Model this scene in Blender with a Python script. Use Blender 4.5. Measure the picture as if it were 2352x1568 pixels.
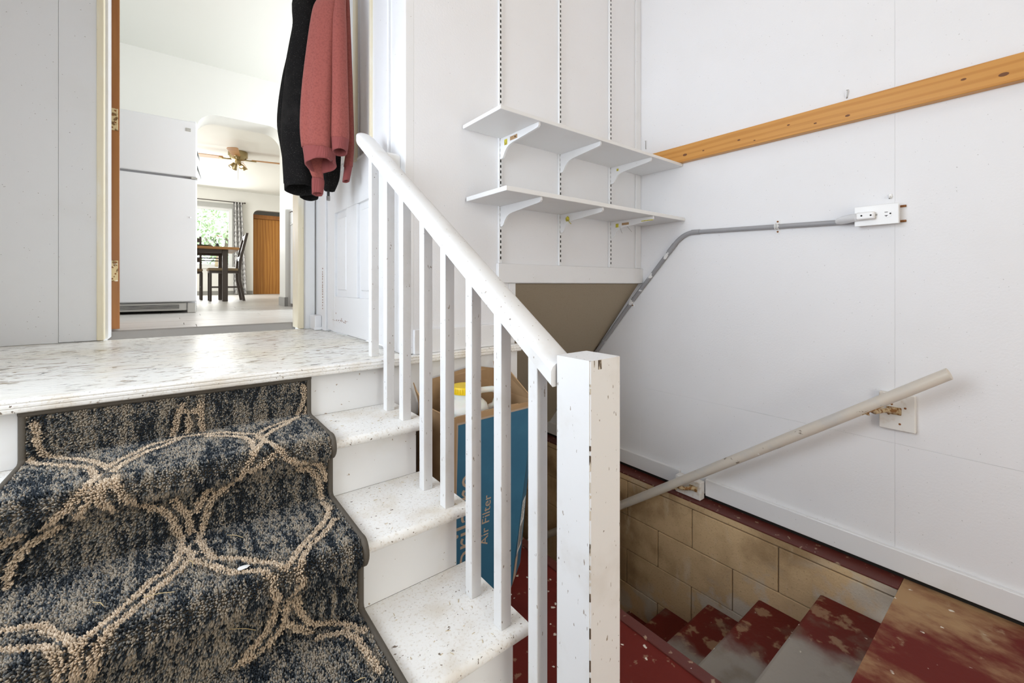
import bpy, bmesh, math, random
import numpy as np
from mathutils import Vector, Matrix
for o in list(bpy.data.objects): bpy.data.objects.remove(o, do_unlink=True)
SC = bpy.context.scene
COL = SC.collection
random.seed(7)
R_ = math.radians

# ------------------------------------------------------------------ camera
cd = bpy.data.cameras.new('camera'); cam = bpy.data.objects.new('camera', cd); COL.objects.link(cam)
cam.location = (0, 0, 1.10); cam.rotation_euler = (R_(90), 0, -R_(38.178))
cd.sensor_width = 36; cd.lens = 36 * 978 / 2352; cd.shift_y = -131 / 2352; cd.clip_start = .02; cd.clip_end = 200
SC.camera = cam
# ------------------------------------------------------------------ world, light, exposure
w = bpy.data.worlds.new('world'); SC.world = w; w.use_nodes = True
wb = w.node_tree.nodes['Background']; wb.inputs['Color'].default_value = (.80, .90, 1.0, 1); wb.inputs['Strength'].default_value = 3.0
def area(name, loc, direction, sx, sy, power, col):
    l = bpy.data.lights.new(name, 'AREA'); l.shape = 'RECTANGLE'; l.size = sx; l.size_y = sy; l.energy = power; l.color = col
    o = bpy.data.objects.new(name, l); COL.objects.link(o); o.location = loc
    o.rotation_euler = Vector(direction).to_track_quat('-Z', 'Y').to_euler()
    return o
area('entry_window_daylight', (-1.7, 1.05, 1.70), (1, 0, -.12), 2.4, 2.0, 76, (.84, .91, 1.0))
area('rear_fill_light', (.55, -1.80, 1.20), (.12, 1, 0), .95, 1.75, 13, (1.0, .84, .55))  # added warm fill from behind the camera; no door seen there
area('kitchen_fill_light', (2.90, 3.95, 2.15), (-1, 0, -.15), 1.2, 1.1, 76, (.89, .95, 1.0))  # added kitchen fill, set at an opening in the unseen right wall
area('dining_window_daylight', (-.1, 11.60, 2.25), (0, -1, -.05), 2.2, 1.4, 70, (1.0, .985, .96))
area('dining_side_fill_light', (-2.40, 8.6, 2.2), (1, 0, -.1), 2.4, 1.4, 75, (1.0, .985, .95))  # added dining room fill, from the unseen left side
vs = SC.view_settings; vs.view_transform = 'Standard'; vs.look = 'None'; vs.exposure = 0.24; vs.gamma = 1.0; vs.use_curve_mapping = False

# ------------------------------------------------------------------ helpers: objects
def setp(o, label=None, cat=None, group=None, kind=None):
    if label: o['label'] = label
    if cat: o['category'] = cat
    if group: o['group'] = group
    if kind: o['kind'] = kind
    return o
ORG = {}
def thing(name, label, cat, loc=(0, 0, 0), group=None, kind=None):
    o = bpy.data.objects.new(name, None); COL.objects.link(o); o.location = loc; o.empty_display_size = .05
    ORG[o] = Vector(loc)
    return setp(o, label, cat, group, kind)
def obj(name, bm, mat, parent=None, smooth=False, origin=None, auto=None):
    """mesh given in world coordinates -> object; children share the parent's origin"""
    org = ORG[parent] if parent is not None else Vector(origin or (0, 0, 0))
    if isinstance(bm, bpy.types.Mesh): me = bm; me.name = name
    else:
        me = bpy.data.meshes.new(name); bmesh.ops.recalc_face_normals(bm, faces=bm.faces[:]); bm.to_mesh(me); bm.free()
    if org.length > 0: me.transform(Matrix.Translation(-org))
    if mat is not None: me.materials.append(mat)
    if smooth:
        me.polygons.foreach_set('use_smooth', [True] * len(me.polygons))
        if auto: me.set_sharp_from_angle(angle=R_(auto))
    o = bpy.data.objects.new(name, me); COL.objects.link(o); ORG[o] = org
    if parent is not None: o.parent = parent
    else: o.location = org
    return o
def struct(name, bm, mat, **k):
    o = obj(name, bm, mat, **k); o['kind'] = 'structure'; return o
def box(bm, x0, x1, y0, y1, z0, z1, bev=0, seg=2):
    r = bmesh.ops.create_cube(bm, size=1); vs_ = r['verts']
    for v in vs_: v.co = Vector(((x0 + x1) / 2 + v.co.x * (x1 - x0), (y0 + y1) / 2 + v.co.y * (y1 - y0), (z0 + z1) / 2 + v.co.z * (z1 - z0)))
    if bev:
        es = list({e for v in vs_ for e in v.link_edges})
        bmesh.ops.bevel(bm, geom=es, offset=bev, segments=seg, affect='EDGES', profile=.5)
    return bm
def B(x0, x1, y0, y1, z0, z1, bev=0, seg=2): return box(bmesh.new(), x0, x1, y0, y1, z0, z1, bev, seg)
def prism(bm, pts, axis, a, b):
    """polygon pts (2D) extruded along axis from a to b. axis x: pts=(y,z); y: (x,z); z: (x,y)"""
    f = {'x': lambda p, t: (t, p[0], p[1]), 'y': lambda p, t: (p[0], t, p[1]), 'z': lambda p, t: (p[0], p[1], t)}[axis]
    v0 = [bm.verts.new(f(p, a)) for p in pts]; v1 = [bm.verts.new(f(p, b)) for p in pts]; n = len(pts)
    bm.faces.new(v0); bm.faces.new(v1)
    for i in range(n): bm.faces.new((v0[i], v0[(i + 1) % n], v1[(i + 1) % n], v1[i]))
    return bm
def tube(bm, pts, r, n=12, caps=True):
    pts = [Vector(p) for p in pts]; rs = r if isinstance(r, (list, tuple)) else [r] * len(pts)
    rings = []; up = None
    for i, p in enumerate(pts):
        d = (pts[min(i + 1, len(pts) - 1)] - pts[max(i - 1, 0)]).normalized()
        if up is None: up = Vector((0, 0, 1)) if abs(d.z) < .9 else Vector((1, 0, 0))
        s = d.cross(up).normalized(); up = s.cross(d).normalized()
        rings.append([bm.verts.new(p + (s * math.cos(2 * math.pi * k / n) + up * math.sin(2 * math.pi * k / n)) * rs[i]) for k in range(n)])
    for a, b in zip(rings, rings[1:]):
        for k in range(n): bm.faces.new((a[k], a[(k + 1) % n], b[(k + 1) % n], b[k]))
    if caps: bm.faces.new(rings[0]); bm.faces.new(rings[-1])
    return bm
def lathe(bm, prof, c=(0, 0, 0), n=24, axis='z'):
    rings = []
    for r, h in prof:
        ring = []
        for k in range(n):
            a = 2 * math.pi * k / n; x, y = r * math.cos(a), r * math.sin(a)
            p = {'z': (x, y, h), 'x': (h, x, y), 'y': (x, h, y)}[axis]
            ring.append(bm.verts.new((c[0] + p[0], c[1] + p[1], c[2] + p[2])))
        rings.append(ring)
    for a, b in zip(rings, rings[1:]):
        for k in range(n): bm.faces.new((a[k], a[(k + 1) % n], b[(k + 1) % n], b[k]))
    for rg in (rings[0], rings[-1]):
        try: bm.faces.new(rg)
        except Exception: pass
    return bm
def shape_xf(bm, fn):
    for v in bm.verts: v.co = Vector(fn(v.co))
    return bm
def text_mesh(s, size, ext=.0006, align='LEFT'):
    cu = bpy.data.curves.new('t', 'FONT'); cu.body = s; cu.size = size; cu.extrude = ext; cu.align_x = align; cu.resolution_u = 3
    o = bpy.data.objects.new('t', cu); COL.objects.link(o)
    dg = bpy.context.evaluated_depsgraph_get(); me = bpy.data.meshes.new_from_object(o.evaluated_get(dg))
    bpy.data.objects.remove(o); bpy.data.curves.remove(cu)
    return me

# ------------------------------------------------------------------ helpers: materials
def base_mat(name):
    m = bpy.data.materials.new(name); m.use_nodes = True; nt = m.node_tree
    return m, nt, nt.nodes['Principled BSDF']
def coords(nt, stretch=(1, 1, 1), rot=(0, 0, 0)):
    tc = nt.nodes.new('ShaderNodeNewGeometry'); mp = nt.nodes.new('ShaderNodeMapping')
    mp.inputs['Scale'].default_value = stretch; mp.inputs['Rotation'].default_value = rot
    nt.links.new(tc.outputs['Position'], mp.inputs['Vector']); return mp.outputs['Vector']
def noise_fac(nt, L):
    v = coords(nt, L.get('stretch', (1, 1, 1)), L.get('rot', (0, 0, 0)))
    t = L.get('type', 'noise')
    if t == 'noise':
        n = nt.nodes.new('ShaderNodeTexNoise'); n.inputs['Scale'].default_value = L['scale']; n.inputs['Detail'].default_value = L.get('detail', 4)
        n.inputs['Roughness'].default_value = L.get('rough', .55); n.inputs['Distortion'].default_value = L.get('dist', 0); out = n.outputs['Fac']
    elif t == 'voronoi':
        n = nt.nodes.new('ShaderNodeTexVoronoi'); n.inputs['Scale'].default_value = L['scale']; n.feature = L.get('feature', 'F1'); out = n.outputs['Distance']
        n.inputs['Randomness'].default_value = 1
        if L.get('warp'):
            nn = nt.nodes.new('ShaderNodeTexNoise'); nn.inputs['Scale'].default_value = L['scale'] * 1.5; nn.inputs['Detail'].default_value = 3
            nt.links.new(v, nn.inputs['Vector'])
            vm = nt.nodes.new('ShaderNodeMix'); vm.data_type = 'VECTOR'; vm.inputs[0].default_value = L['warp']
            nt.links.new(v, vm.inputs[4]); nt.links.new(nn.outputs['Color'], vm.inputs[5]); v = vm.outputs[1]
    elif t == 'wave':
        n = nt.nodes.new('ShaderNodeTexWave'); n.inputs['Scale'].default_value = L['scale']; n.inputs['Distortion'].default_value = L.get('dist', 3)
        n.inputs['Detail'].default_value = 3; n.inputs['Detail Scale'].default_value = L.get('dscale', 1); n.bands_direction = L.get('dir', 'X'); out = n.outputs['Fac']
    elif t == 'axis':
        s = nt.nodes.new('ShaderNodeSeparateXYZ'); nt.links.new(v, s.inputs[0]); out = s.outputs['XYZ'.index(L['axis'])]
        if L.get('jit'):
            nn = nt.nodes.new('ShaderNodeTexNoise'); nn.inputs['Scale'].default_value = L.get('jscale', 8); nn.inputs['Detail'].default_value = 5
            nt.links.new(v, nn.inputs['Vector'])
            ma = nt.nodes.new('ShaderNodeMath'); ma.operation = 'MULTIPLY_ADD'; ma.inputs[1].default_value = L['jit']
            nt.links.new(nn.outputs['Fac'], ma.inputs[0]); nt.links.new(out, ma.inputs[2]); out = ma.outputs[0]
        n = None
    if n is not None: nt.links.new(v, n.inputs['Vector'])
    mr = nt.nodes.new('ShaderNodeMapRange'); mr.interpolation_type = 'SMOOTHSTEP'
    mr.inputs['From Min'].default_value = L['lo']; mr.inputs['From Max'].default_value = L['hi']
    if L.get('inv'): mr.inputs['To Min'].default_value = 1; mr.inputs['To Max'].default_value = 0
    nt.links.new(out, mr.inputs['Value']); out = mr.outputs['Result']
    for M2 in L.get('masks', []):
        f2 = noise_fac(nt, M2); mm = nt.nodes.new('ShaderNodeMath'); mm.operation = 'MULTIPLY'
        nt.links.new(out, mm.inputs[0]); nt.links.new(f2, mm.inputs[1]); out = mm.outputs[0]
    return out
def M(name, col, rough=.5, layers=(), bump=None, metal=0, spec=.4, sheen=0, bumps=()):
    m, nt, p = base_mat(name)
    p.inputs['Roughness'].default_value = rough; p.inputs['Metallic'].default_value = metal; p.inputs['Specular IOR Level'].default_value = spec
    if sheen: p.inputs['Sheen Weight'].default_value = sheen; p.inputs['Sheen Roughness'].default_value = .6
    c4 = (*col, 1)
    p.inputs['Base Color'].default_value = c4
    cur = None
    for L in layers:
        f = noise_fac(nt, L)
        if L.get('fac', 1) != 1:
            mm = nt.nodes.new('ShaderNodeMath'); mm.operation = 'MULTIPLY'; mm.inputs[1].default_value = L['fac']; nt.links.new(f, mm.inputs[0]); f = mm.outputs[0]
        mx = nt.nodes.new('ShaderNodeMix'); mx.data_type = 'RGBA'
        nt.links.new(f, mx.inputs[0])
        if cur is None: mx.inputs[6].default_value = c4
        else: nt.links.new(cur, mx.inputs[6])
        mx.inputs[7].default_value = (*L['col'], 1); cur = mx.outputs[2]
    if cur is not None: nt.links.new(cur, p.inputs['Base Color'])
    bl = list(bumps) + ([bump] if bump else [])
    last = None
    for b in bl:
        f = noise_fac(nt, dict({'lo': 0, 'hi': 1}, **b)); bn = nt.nodes.new('ShaderNodeBump'); bn.inputs['Strength'].default_value = b.get('strength', .3); bn.inputs['Distance'].default_value = b.get('d', .002)
        nt.links.new(f, bn.inputs['Height'])
        if last is not None: nt.links.new(last, bn.inputs['Normal'])
        last = bn.outputs['Normal']
    if last is not None: nt.links.new(last, p.inputs['Normal'])
    return m
def emis(name, col, s):
    m, nt, p = base_mat(name); p.inputs['Base Color'].default_value = (*col, 1); p.inputs['Emission Color'].default_value = (*col, 1); p.inputs['Emission Strength'].default_value = s; return m
def glass(name, rough=.02, col=(1, 1, 1)):
    m, nt, p = base_mat(name); p.inputs['Base Color'].default_value = (*col, 1); p.inputs['Transmission Weight'].default_value = 1; p.inputs['Roughness'].default_value = rough; p.inputs['IOR'].default_value = 1.45
    return m
DIRT = (.16, .10, .05)
MT = {}
MT['wall'] = M('white_wall_paint', (.815, .815, .835), .55, [dict(scale=3, lo=.45, hi=.75, col=(.785, .78, .79), fac=.5), dict(scale=160, lo=.76, hi=.79, col=(.3, .28, .26), fac=.5, detail=1)], bump=dict(scale=130, strength=.22, d=.0015, detail=3))
MT['wall_smooth'] = M('smooth_white_paint', (.80, .80, .80), .4, [dict(scale=5, lo=.5, hi=.8, col=(.74, .73, .71), fac=.5)], bump=dict(scale=60, strength=.06, d=.001))
MT['panel_wall'] = M('grey_white_panel_paint', (.74, .735, .73), .5, [dict(scale=4, lo=.5, hi=.8, col=(.69, .675, .65), fac=.5), dict(scale=120, lo=.76, hi=.79, col=(.25, .2, .16), fac=.6, detail=1)], bump=dict(scale=70, strength=.08, d=.001))
MT['tan_bounce_wall'] = M('tan_bounce_paint', (.62, .50, .35), .6)  # tan chosen to bounce warm fill onto faces turned to the camera
MT['trim'] = M('white_gloss_trim_paint', (.80, .80, .81), .35, [dict(scale=6, lo=.55, hi=.8, col=(.72, .71, .69), fac=.6), dict(scale=90, lo=.74, hi=.77, col=(.30, .24, .18), fac=.7, detail=2)], bump=dict(scale=40, strength=.1, d=.0012))
MT['rail'] = M('worn_white_railing_paint', (.79, .785, .78), .42, [dict(scale=9, lo=.5, hi=.75, col=(.68, .655, .62), fac=.65), dict(scale=150, stretch=(1, 1, .35), lo=.70, hi=.735, col=(.25, .19, .13), fac=.85, detail=2), dict(scale=60, lo=.755, hi=.77, col=(.12, .09, .06), fac=.8, detail=2)], bumps=[dict(scale=45, stretch=(1, 1, .12), strength=.14, d=.0012)])
MT['rail_edge'] = M('chipped_edge_paint', (.62, .55, .45), .6, [dict(scale=60, stretch=(1, 1, .3), lo=.45, hi=.52, col=(.09, .06, .035)), dict(scale=22, stretch=(1, 1, .2), lo=.62, hi=.66, col=(.28, .12, .04))], bump=dict(scale=60, strength=.4, d=.002))
MT['cream_trim'] = M('cream_trim_paint', (.76, .68, .50), .4, [dict(scale=14, stretch=(1, 1, .2), lo=.5, hi=.75, col=(.80, .76, .66)), dict(scale=60, lo=.72, hi=.76, col=(.25, .17, .08))])
MT['landing'] = M('peeling_white_floor_paint', (.89, .87, .82), .26, [
    dict(scale=2.3, lo=.42, hi=.72, col=(.82, .73, .54), fac=.5),
    dict(scale=7, stretch=(.5, 1, 1), lo=.55, hi=.75, col=(.72, .62, .45), fac=.35),
    dict(scale=30, stretch=(.55, 1.4, 1), lo=.56, hi=.61, col=(.23, .155, .07), fac=.8, detail=9, dist=.9, masks=[dict(scale=4, lo=.32, hi=.55)]),
    dict(scale=58, stretch=(.5, 1.2, 1), lo=.59, hi=.625, col=(.06, .045, .03), fac=.95, detail=6, dist=.8, masks=[dict(scale=9, lo=.42, hi=.6)])],
    bumps=[dict(scale=36, stretch=(.6, 1.4, 1), strength=.6, d=.003, detail=6, dist=.6), dict(scale=120, strength=.2, d=.0015)])
MT['tread'] = M('scuffed_white_tread_paint', (.89, .875, .845), .42, [
    dict(scale=7, lo=.45, hi=.75, col=(.62, .52, .38), fac=.55, detail=6),
    dict(scale=150, lo=.52, hi=.68, col=(.52, .42, .29), fac=.35, detail=5),
    dict(scale=120, lo=.665, hi=.69, col=(.13, .085, .045), fac=.9, detail=3),
    dict(scale=45, stretch=(.6, 1.3, 1), lo=.70, hi=.72, col=(.10, .06, .03), fac=.9, detail=4)],
    bumps=[dict(scale=80, strength=.2, d=.0015)])
MT['riser'] = M('white_riser_paint', (.82, .815, .81), .4, [dict(scale=6, lo=.5, hi=.8, col=(.73, .69, .62), fac=.6), dict(scale=70, lo=.72, hi=.74, col=(.33, .22, .12), fac=.8, detail=2)], bump=dict(scale=30, strength=.08, d=.001))
RED = (.135, .018, .013)
MT['red'] = M('red_floor_paint', RED, .6, [
    dict(scale=5, lo=.5, hi=.75, col=(.095, .014, .010), fac=.8),
    dict(scale=26, lo=.62, hi=.68, col=(.30, .17, .11), fac=.7, detail=6),
    dict(type='voronoi', scale=26, lo=.10, hi=.15, inv=True, col=(.72, .66, .57), warp=.03, masks=[dict(scale=9, lo=.44, hi=.5)])],
    bump=dict(scale=60, strength=.2, d=.002), spec=.12)
MT['red_worn'] = M('worn_red_concrete_floor', RED, .6, [
    dict(scale=2.6, stretch=(1, .6, 1), lo=.45, hi=.60, col=(.40, .25, .13), detail=8, rough=.6),
    dict(scale=12, lo=.60, hi=.68, col=(.38, .26, .16), detail=6, fac=.8),
    dict(type='voronoi', scale=22, lo=.09, hi=.14, inv=True, col=(.72, .66, .57), warp=.03, masks=[dict(scale=7, lo=.50, hi=.55)])],
    bump=dict(scale=60, strength=.25, d=.002), spec=.15)
MT['red_step'] = M('red_step_with_worn_centre', RED, .5, [
    dict(scale=15, lo=.53, hi=.62, col=(.33, .20, .12), detail=7, fac=.85),
    dict(type='axis', axis='X', jit=.34, jscale=6, lo=1.83, hi=1.96, inv=True, col=(.33, .30, .265)),
    dict(scale=9, lo=.5, hi=.75, col=(.19, .15, .11), fac=.6, detail=6),
    dict(type='voronoi', scale=24, lo=.09, hi=.14, inv=True, col=(.70, .64, .55), warp=.03, masks=[dict(scale=9, lo=.54, hi=.58)])],
    bump=dict(scale=70, strength=.35, d=.003), spec=.2)
MT['block'] = M('grimy_tan_concrete_block', (.62, .44, .25), .8, [
    dict(scale=3.5, lo=.42, hi=.7, col=(.33, .215, .11), detail=7),
    dict(scale=10, stretch=(1, 1, .35), lo=.55, hi=.72, col=(.64, .51, .35), detail=6, fac=.8),
    dict(scale=110, lo=.58, hi=.75, col=(.16, .10, .055), fac=.5),
    dict(type='axis', axis='Z', rot=(R_(33.98), 0, 0), lo=.225, hi=.345, inv=True, col=(.58, .52, .43), fac=.8, masks=[dict(scale=7, lo=.46, hi=.60, detail=7)])],
    bump=dict(scale=110, strength=.5, d=.003))
MT['mortar'] = M('dark_mortar', (.20, .135, .08), .9, bump=dict(scale=90, strength=.4, d=.002))
MT['ledge'] = M('dark_red_ledge_paint', (.105, .022, .016), .45, [dict(scale=30, lo=.62, hi=.68, col=(.40, .28, .19), fac=.8), dict(type='voronoi', scale=40, lo=.10, hi=.15, inv=True, col=(.75, .70, .62), warp=.02, masks=[dict(scale=12, lo=.56, hi=.6)])], bump=dict(scale=50, strength=.2, d=.002))
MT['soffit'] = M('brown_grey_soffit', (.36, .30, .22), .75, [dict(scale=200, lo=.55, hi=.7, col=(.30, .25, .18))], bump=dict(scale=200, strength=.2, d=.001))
MT['pine'] = M('varnished_pine', (.60, .29, .070), .38, [
    dict(type='wave', scale=9, stretch=(1, .09, 1.2), dist=5, dscale=1.6, dir='Z', lo=.35, hi=1, col=(.50, .215, .045), fac=.75),
    dict(scale=40, stretch=(1, .04, 2), lo=.5, hi=.8, col=(.66, .36, .11), fac=.6)])
MT['knot'] = M('pine_knot', (.16, .06, .02), .5)
MT['door_orange'] = M('orange_brown_door_wood', (.36, .145, .034), .4, [dict(scale=22, stretch=(1, 1, .06), lo=.4, hi=.75, col=(.25, .088, .02), fac=.8), dict(scale=2.5, lo=.45, hi=.75, col=(.32, .105, .03), fac=.6)])
MT['door_oak'] = M('golden_oak_veneer', (.50, .225, .045), .4, [dict(type='wave', scale=3.0, stretch=(1.6, 1, .12), dist=6, dscale=1.5, dir='X', lo=.2, hi=1, col=(.36, .135, .022), fac=.8), dict(scale=40, stretch=(1, 1, .03), lo=.5, hi=.7, col=(.27, .10, .02), fac=.5)])
MT['brass'] = M('aged_brass', (.55, .40, .17), .35, [dict(scale=70, lo=.5, hi=.65, col=(.22, .14, .05), fac=.9)], metal=.85)
MT['antique_brass'] = M('antique_brass_fan', (.42, .33, .17), .28, metal=.9)
MT['hinge'] = M('paint_flecked_brass_hinge', (.60, .47, .26), .45, [dict(scale=55, lo=.52, hi=.6, col=(.18, .10, .035)), dict(scale=30, lo=.6, hi=.66, col=(.75, .70, .58))], metal=.35)
MT['dark'] = M('dark_hole', (.012, .010, .008), .8)
MT['rust'] = M('rusty_screw', (.25, .10, .03), .6, metal=.4)
MT['steel'] = M('galvanised_nail', (.35, .34, .32), .35, metal=.9)
MT['conduit'] = M('grey_conduit_with_paint', (.30, .30, .315), .4, [dict(scale=14, stretch=(1, 1, 1), lo=.60, hi=.63, col=(.78, .78, .78), detail=2)])
MT['conduit_clean'] = M('grey_conduit', (.33, .33, .345), .38, [dict(scale=40, lo=.7, hi=.72, col=(.78, .78, .78))])
MT['plastic'] = M('white_plastic', (.83, .83, .83), .3)
MT['clear'] = M('clear_plastic', (.85, .85, .86), .15); MT['clear'].node_tree.nodes['Principled BSDF'].inputs['Alpha'].default_value = .45
MT['pole'] = M('scuffed_grey_white_pole', (.66, .60, .52), .42, [dict(scale=10, lo=.45, hi=.7, col=(.60, .57, .53)), dict(scale=50, stretch=(1, .4, .5), lo=.66, hi=.70, col=(.17, .12, .08), fac=.8), dict(scale=22, lo=.72, hi=.74, col=(.85, .83, .80))], bump=dict(scale=60, strength=.15, d=.001))
MT['block_wood'] = M('stained_white_block_paint', (.76, .74, .71), .45, [dict(scale=18, lo=.52, hi=.75, col=(.42, .28, .13), fac=.7)], bump=dict(scale=40, strength=.1, d=.001))
MT['rusty'] = M('painted_rusty_bracket', (.52, .40, .24), .5, [dict(scale=60, lo=.48, hi=.58, col=(.24, .11, .03))], metal=.2)
MT['binding'] = M('grey_brown_carpet_binding', (.105, .09, .072), .9, bump=dict(scale=400, stretch=(1, 1, 1), strength=.4, d=.001))
MT['card'] = M('kraft_cardboard', (.40, .255, .135), .8, [dict(scale=5, lo=.45, hi=.75, col=(.33, .20, .10)), dict(scale=120, stretch=(1, 1, .1), lo=.5, hi=.8, col=(.44, .29, .16), fac=.4)])
MT['blue'] = M('printed_blue_cardboard', (.028, .125, .215), .5, [dict(scale=8, lo=.45, hi=.8, col=(.04, .16, .26), fac=.7)])
MT['navy'] = M('printed_navy_cardboard', (.026, .066, .115), .5, [dict(scale=8, lo=.5, hi=.8, col=(.032, .085, .14), fac=.6)])
MT['print_tan'] = M('tan_print', (.42, .32, .24), .7)
MT['paper'] = M('white_paper', (.80, .79, .76), .6)
MT['ink'] = M('black_ink', (.03, .03, .03), .6)
MT['jug'] = M('translucent_white_jug', (.76, .76, .71), .35); MT['jug'].node_tree.nodes['Principled BSDF'].inputs['Subsurface Weight'].default_value = .3
MT['yellow'] = M('yellow_plastic', (.85, .60, .02), .35)
MT['sticker'] = M('yellow_sticker', (.62, .55, .05), .5, [dict(scale=90, lo=.5, hi=.6, col=(.35, .28, .04))])
MT['rose'] = M('dusty_rose_fleece', (.285, .072, .057), .9, [dict(scale=140, lo=.4, hi=.7, col=(.225, .052, .043)), dict(scale=6, lo=.5, hi=.8, col=(.285, .080, .064), fac=.6)], bump=dict(scale=420, strength=.35, d=.0008), sheen=.08)
MT['rose_rib'] = M('dusty_rose_rib_knit', (.235, .056, .052), .9, bump=dict(type='wave', scale=95, stretch=(1, 1, .02), dist=.3, dir='DIAGONAL', strength=.55, d=.0012), sheen=.05)
MT['black'] = M('black_wool', (.0085, .0078, .0075), .95, [dict(scale=240, lo=.60, hi=.66, col=(.06, .055, .05), fac=.7), dict(scale=9, lo=.5, hi=.8, col=(.02, .018, .017))], bump=dict(scale=350, strength=.5, d=.001), sheen=.0, spec=.15)
MT['strap'] = M('black_webbing', (.02, .02, .02), .5)
MT['buckle'] = M('dark_chrome', (.30, .29, .28), .3, metal=.9)
MT['fridge'] = M('white_fridge_enamel', (.80, .80, .815), .32, bump=dict(scale=260, strength=.06, d=.0006))
MT['grey_plastic'] = M('grey_plastic_trim', (.50, .49, .46), .45)
MT['gasket'] = M('grey_gasket', (.30, .30, .31), .6)
MT['kfloor'] = M('grey_vinyl_plank', (.55, .53, .50), .35, [dict(scale=18, stretch=(.12, 1, 1), lo=.4, hi=.75, col=(.45, .42, .39), fac=.8, detail=5), dict(scale=2, lo=.45, hi=.7, col=(.60, .575, .54), fac=.6)])
MT['kjoint'] = M('grey_plank_joint', (.30, .28, .26), .7)
MT['thresh'] = M('grey_threshold', (.26, .24, .22), .5)
MT['kwall'] = M('cream_white_kitchen_paint', (.80, .785, .74), .5)
MT['kceil'] = M('cream_ceiling_paint', (.78, .77, .715), .6)
MT['greybase'] = M('grey_vinyl_baseboard', (.31, .30, .28), .5)
MT['table_wood'] = M('honey_table_wood', (.50, .25, .085), .35, [dict(scale=20, stretch=(.1, 1, 1), lo=.4, hi=.8, col=(.38, .16, .045))])
MT['chair_dark'] = M('dark_brown_metal', (.075, .058, .050), .4)
MT['seat_tan'] = M('tan_seat_fabric', (.36, .275, .175), .8)
MT['curtain'] = M('grey_patterned_curtain', (.62, .61, .60), .8, [dict(type='wave', scale=7, stretch=(1.4, 1, .8), dist=6, dscale=2, dir='DIAGONAL', lo=.45, hi=.55, col=(.33, .32, .32))])
MT['white_frame'] = M('white_window_frame', (.80, .80, .79), .4)
MT['grey_frame'] = M('grey_window_casing', (.42, .42, .40), .5)
MT['pane'] = glass('window_pane', .0)
MT['leaf'] = M('pale_green_leaf', (.42, .52, .28), .6)
MT['bark'] = M('bark', (.18, .13, .09), .8)
MT['lily'] = M('orange_lily', (.85, .38, .05), .5)
MT['stem'] = M('green_stem', (.12, .20, .05), .6)
MT['vase'] = M('beige_ceramic', (.52, .43, .27), .4)
MT['tray'] = M('dark_green_plate', (.05, .07, .05), .4)
MT['globe'] = emis('lamp_globe', (1.0, .84, .62), 20)
MT['bulb'] = emis('warm_bulb', (1.0, .9, .75), 2.5)
MT['lawn'] = M('lawn', (.20, .33, .10), .9, [dict(scale=6, lo=.4, hi=.7, col=(.27, .38, .14))])
MT['straw'] = M('dry_straw', (.55, .42, .22), .7)
MT['fluff'] = M('white_paint_chip', (.82, .81, .80), .6)
MT['range'] = M('white_range_enamel', (.80, .80, .79), .3)

# ================================================================== STRUCTURE
LZ = .833                       # landing level
XR, YB = 2.145, 1.507           # right wall, shelf wall
RY = [1.506, 1.26, 1.009, .76, .511]
TZ = [.833, .6664, .4998, .3332, .1666]
KZ = .86                        # kitchen floor
CZ = 3.30                       # ceiling
# floors
struct('floor', B(-.85, 2.148, -1.75, .346, -.14, 0), MT['red_worn'])
f = struct('floor_walkway', B(-.85, 1.176, .347, 1.75, -.14, 0), MT['red'])
obj('edge_strip', B(1.140, 1.180, .347, 1.75, -.05, .005, .003), MT['ledge'], f)
struct('trim_1', B(2.052, 2.148, .347, 3.4, -.007, 0.0, .002), MT['ledge'])
struct('gap_shade_strip', B(2.140, 2.1448, -1.74, 3.0, .0005, .019), MT['dark'])  # dark strip painted in for the shade in the gap under the baseboard
# stairwell shell
wf = struct('wall_foundation', B(2.062, 2.30, .346, 3.4, -2.2, -.0075), MT['mortar'])
for ci, (z1, off) in enumerate([(-.042, .13), (-.240, .325), (-.438, .135), (-.636, .33), (-.834, .13), (-1.032, .33), (-1.23, .13), (-1.43, .33)]):
    z0 = [-.240, -.438, -.636, -.834, -1.032, -1.23, -1.43, -1.63][ci]
    y = off - .2
    ys = [.348] + [t for t in [off + .215 + .395 * k for k in range(9)] if .36 < t < 3.38] + [3.38]
    if ci == 0: obj('block', B(2.0548, 2.07, .349, 3.38, -.0395, -.0078, .003, 1), MT['block'], wf)
    for a, b in zip(ys, ys[1:]):
        j = random.uniform(-.0015, .0015)
        obj('block', B(2.055 + j, 2.07, a + .002, b - .002, z0 + .002, z1 - .002, .003, 2), MT['block'], wf)
struct('wall_stairwell_end', B(1.0, 2.3, 3.4, 3.5, -2.2, 1.1), MT['soffit'])
struct('wall_stairwell', B(1.10, 1.176, .36, 3.4, -2.2, -.141), MT['block'])
struct('wall_stairwell_upper', B(1.10, 1.199, 1.61, 3.4, -.14, 1.1), MT['wall'])
struct('floor_basement', B(1.176, 2.062, 2.45, 3.4, -2.3, -1.60), MT['block'])
# sloping soffit under the floor above
bm = bmesh.new(); prism(bm, [(1.52, 1.102), (2.9, -.72), (2.98, -.66), (1.60, 1.16)], 'x', 1.2, 2.145)
struct('ceiling_stairwell', bm, MT['soffit'])
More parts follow.
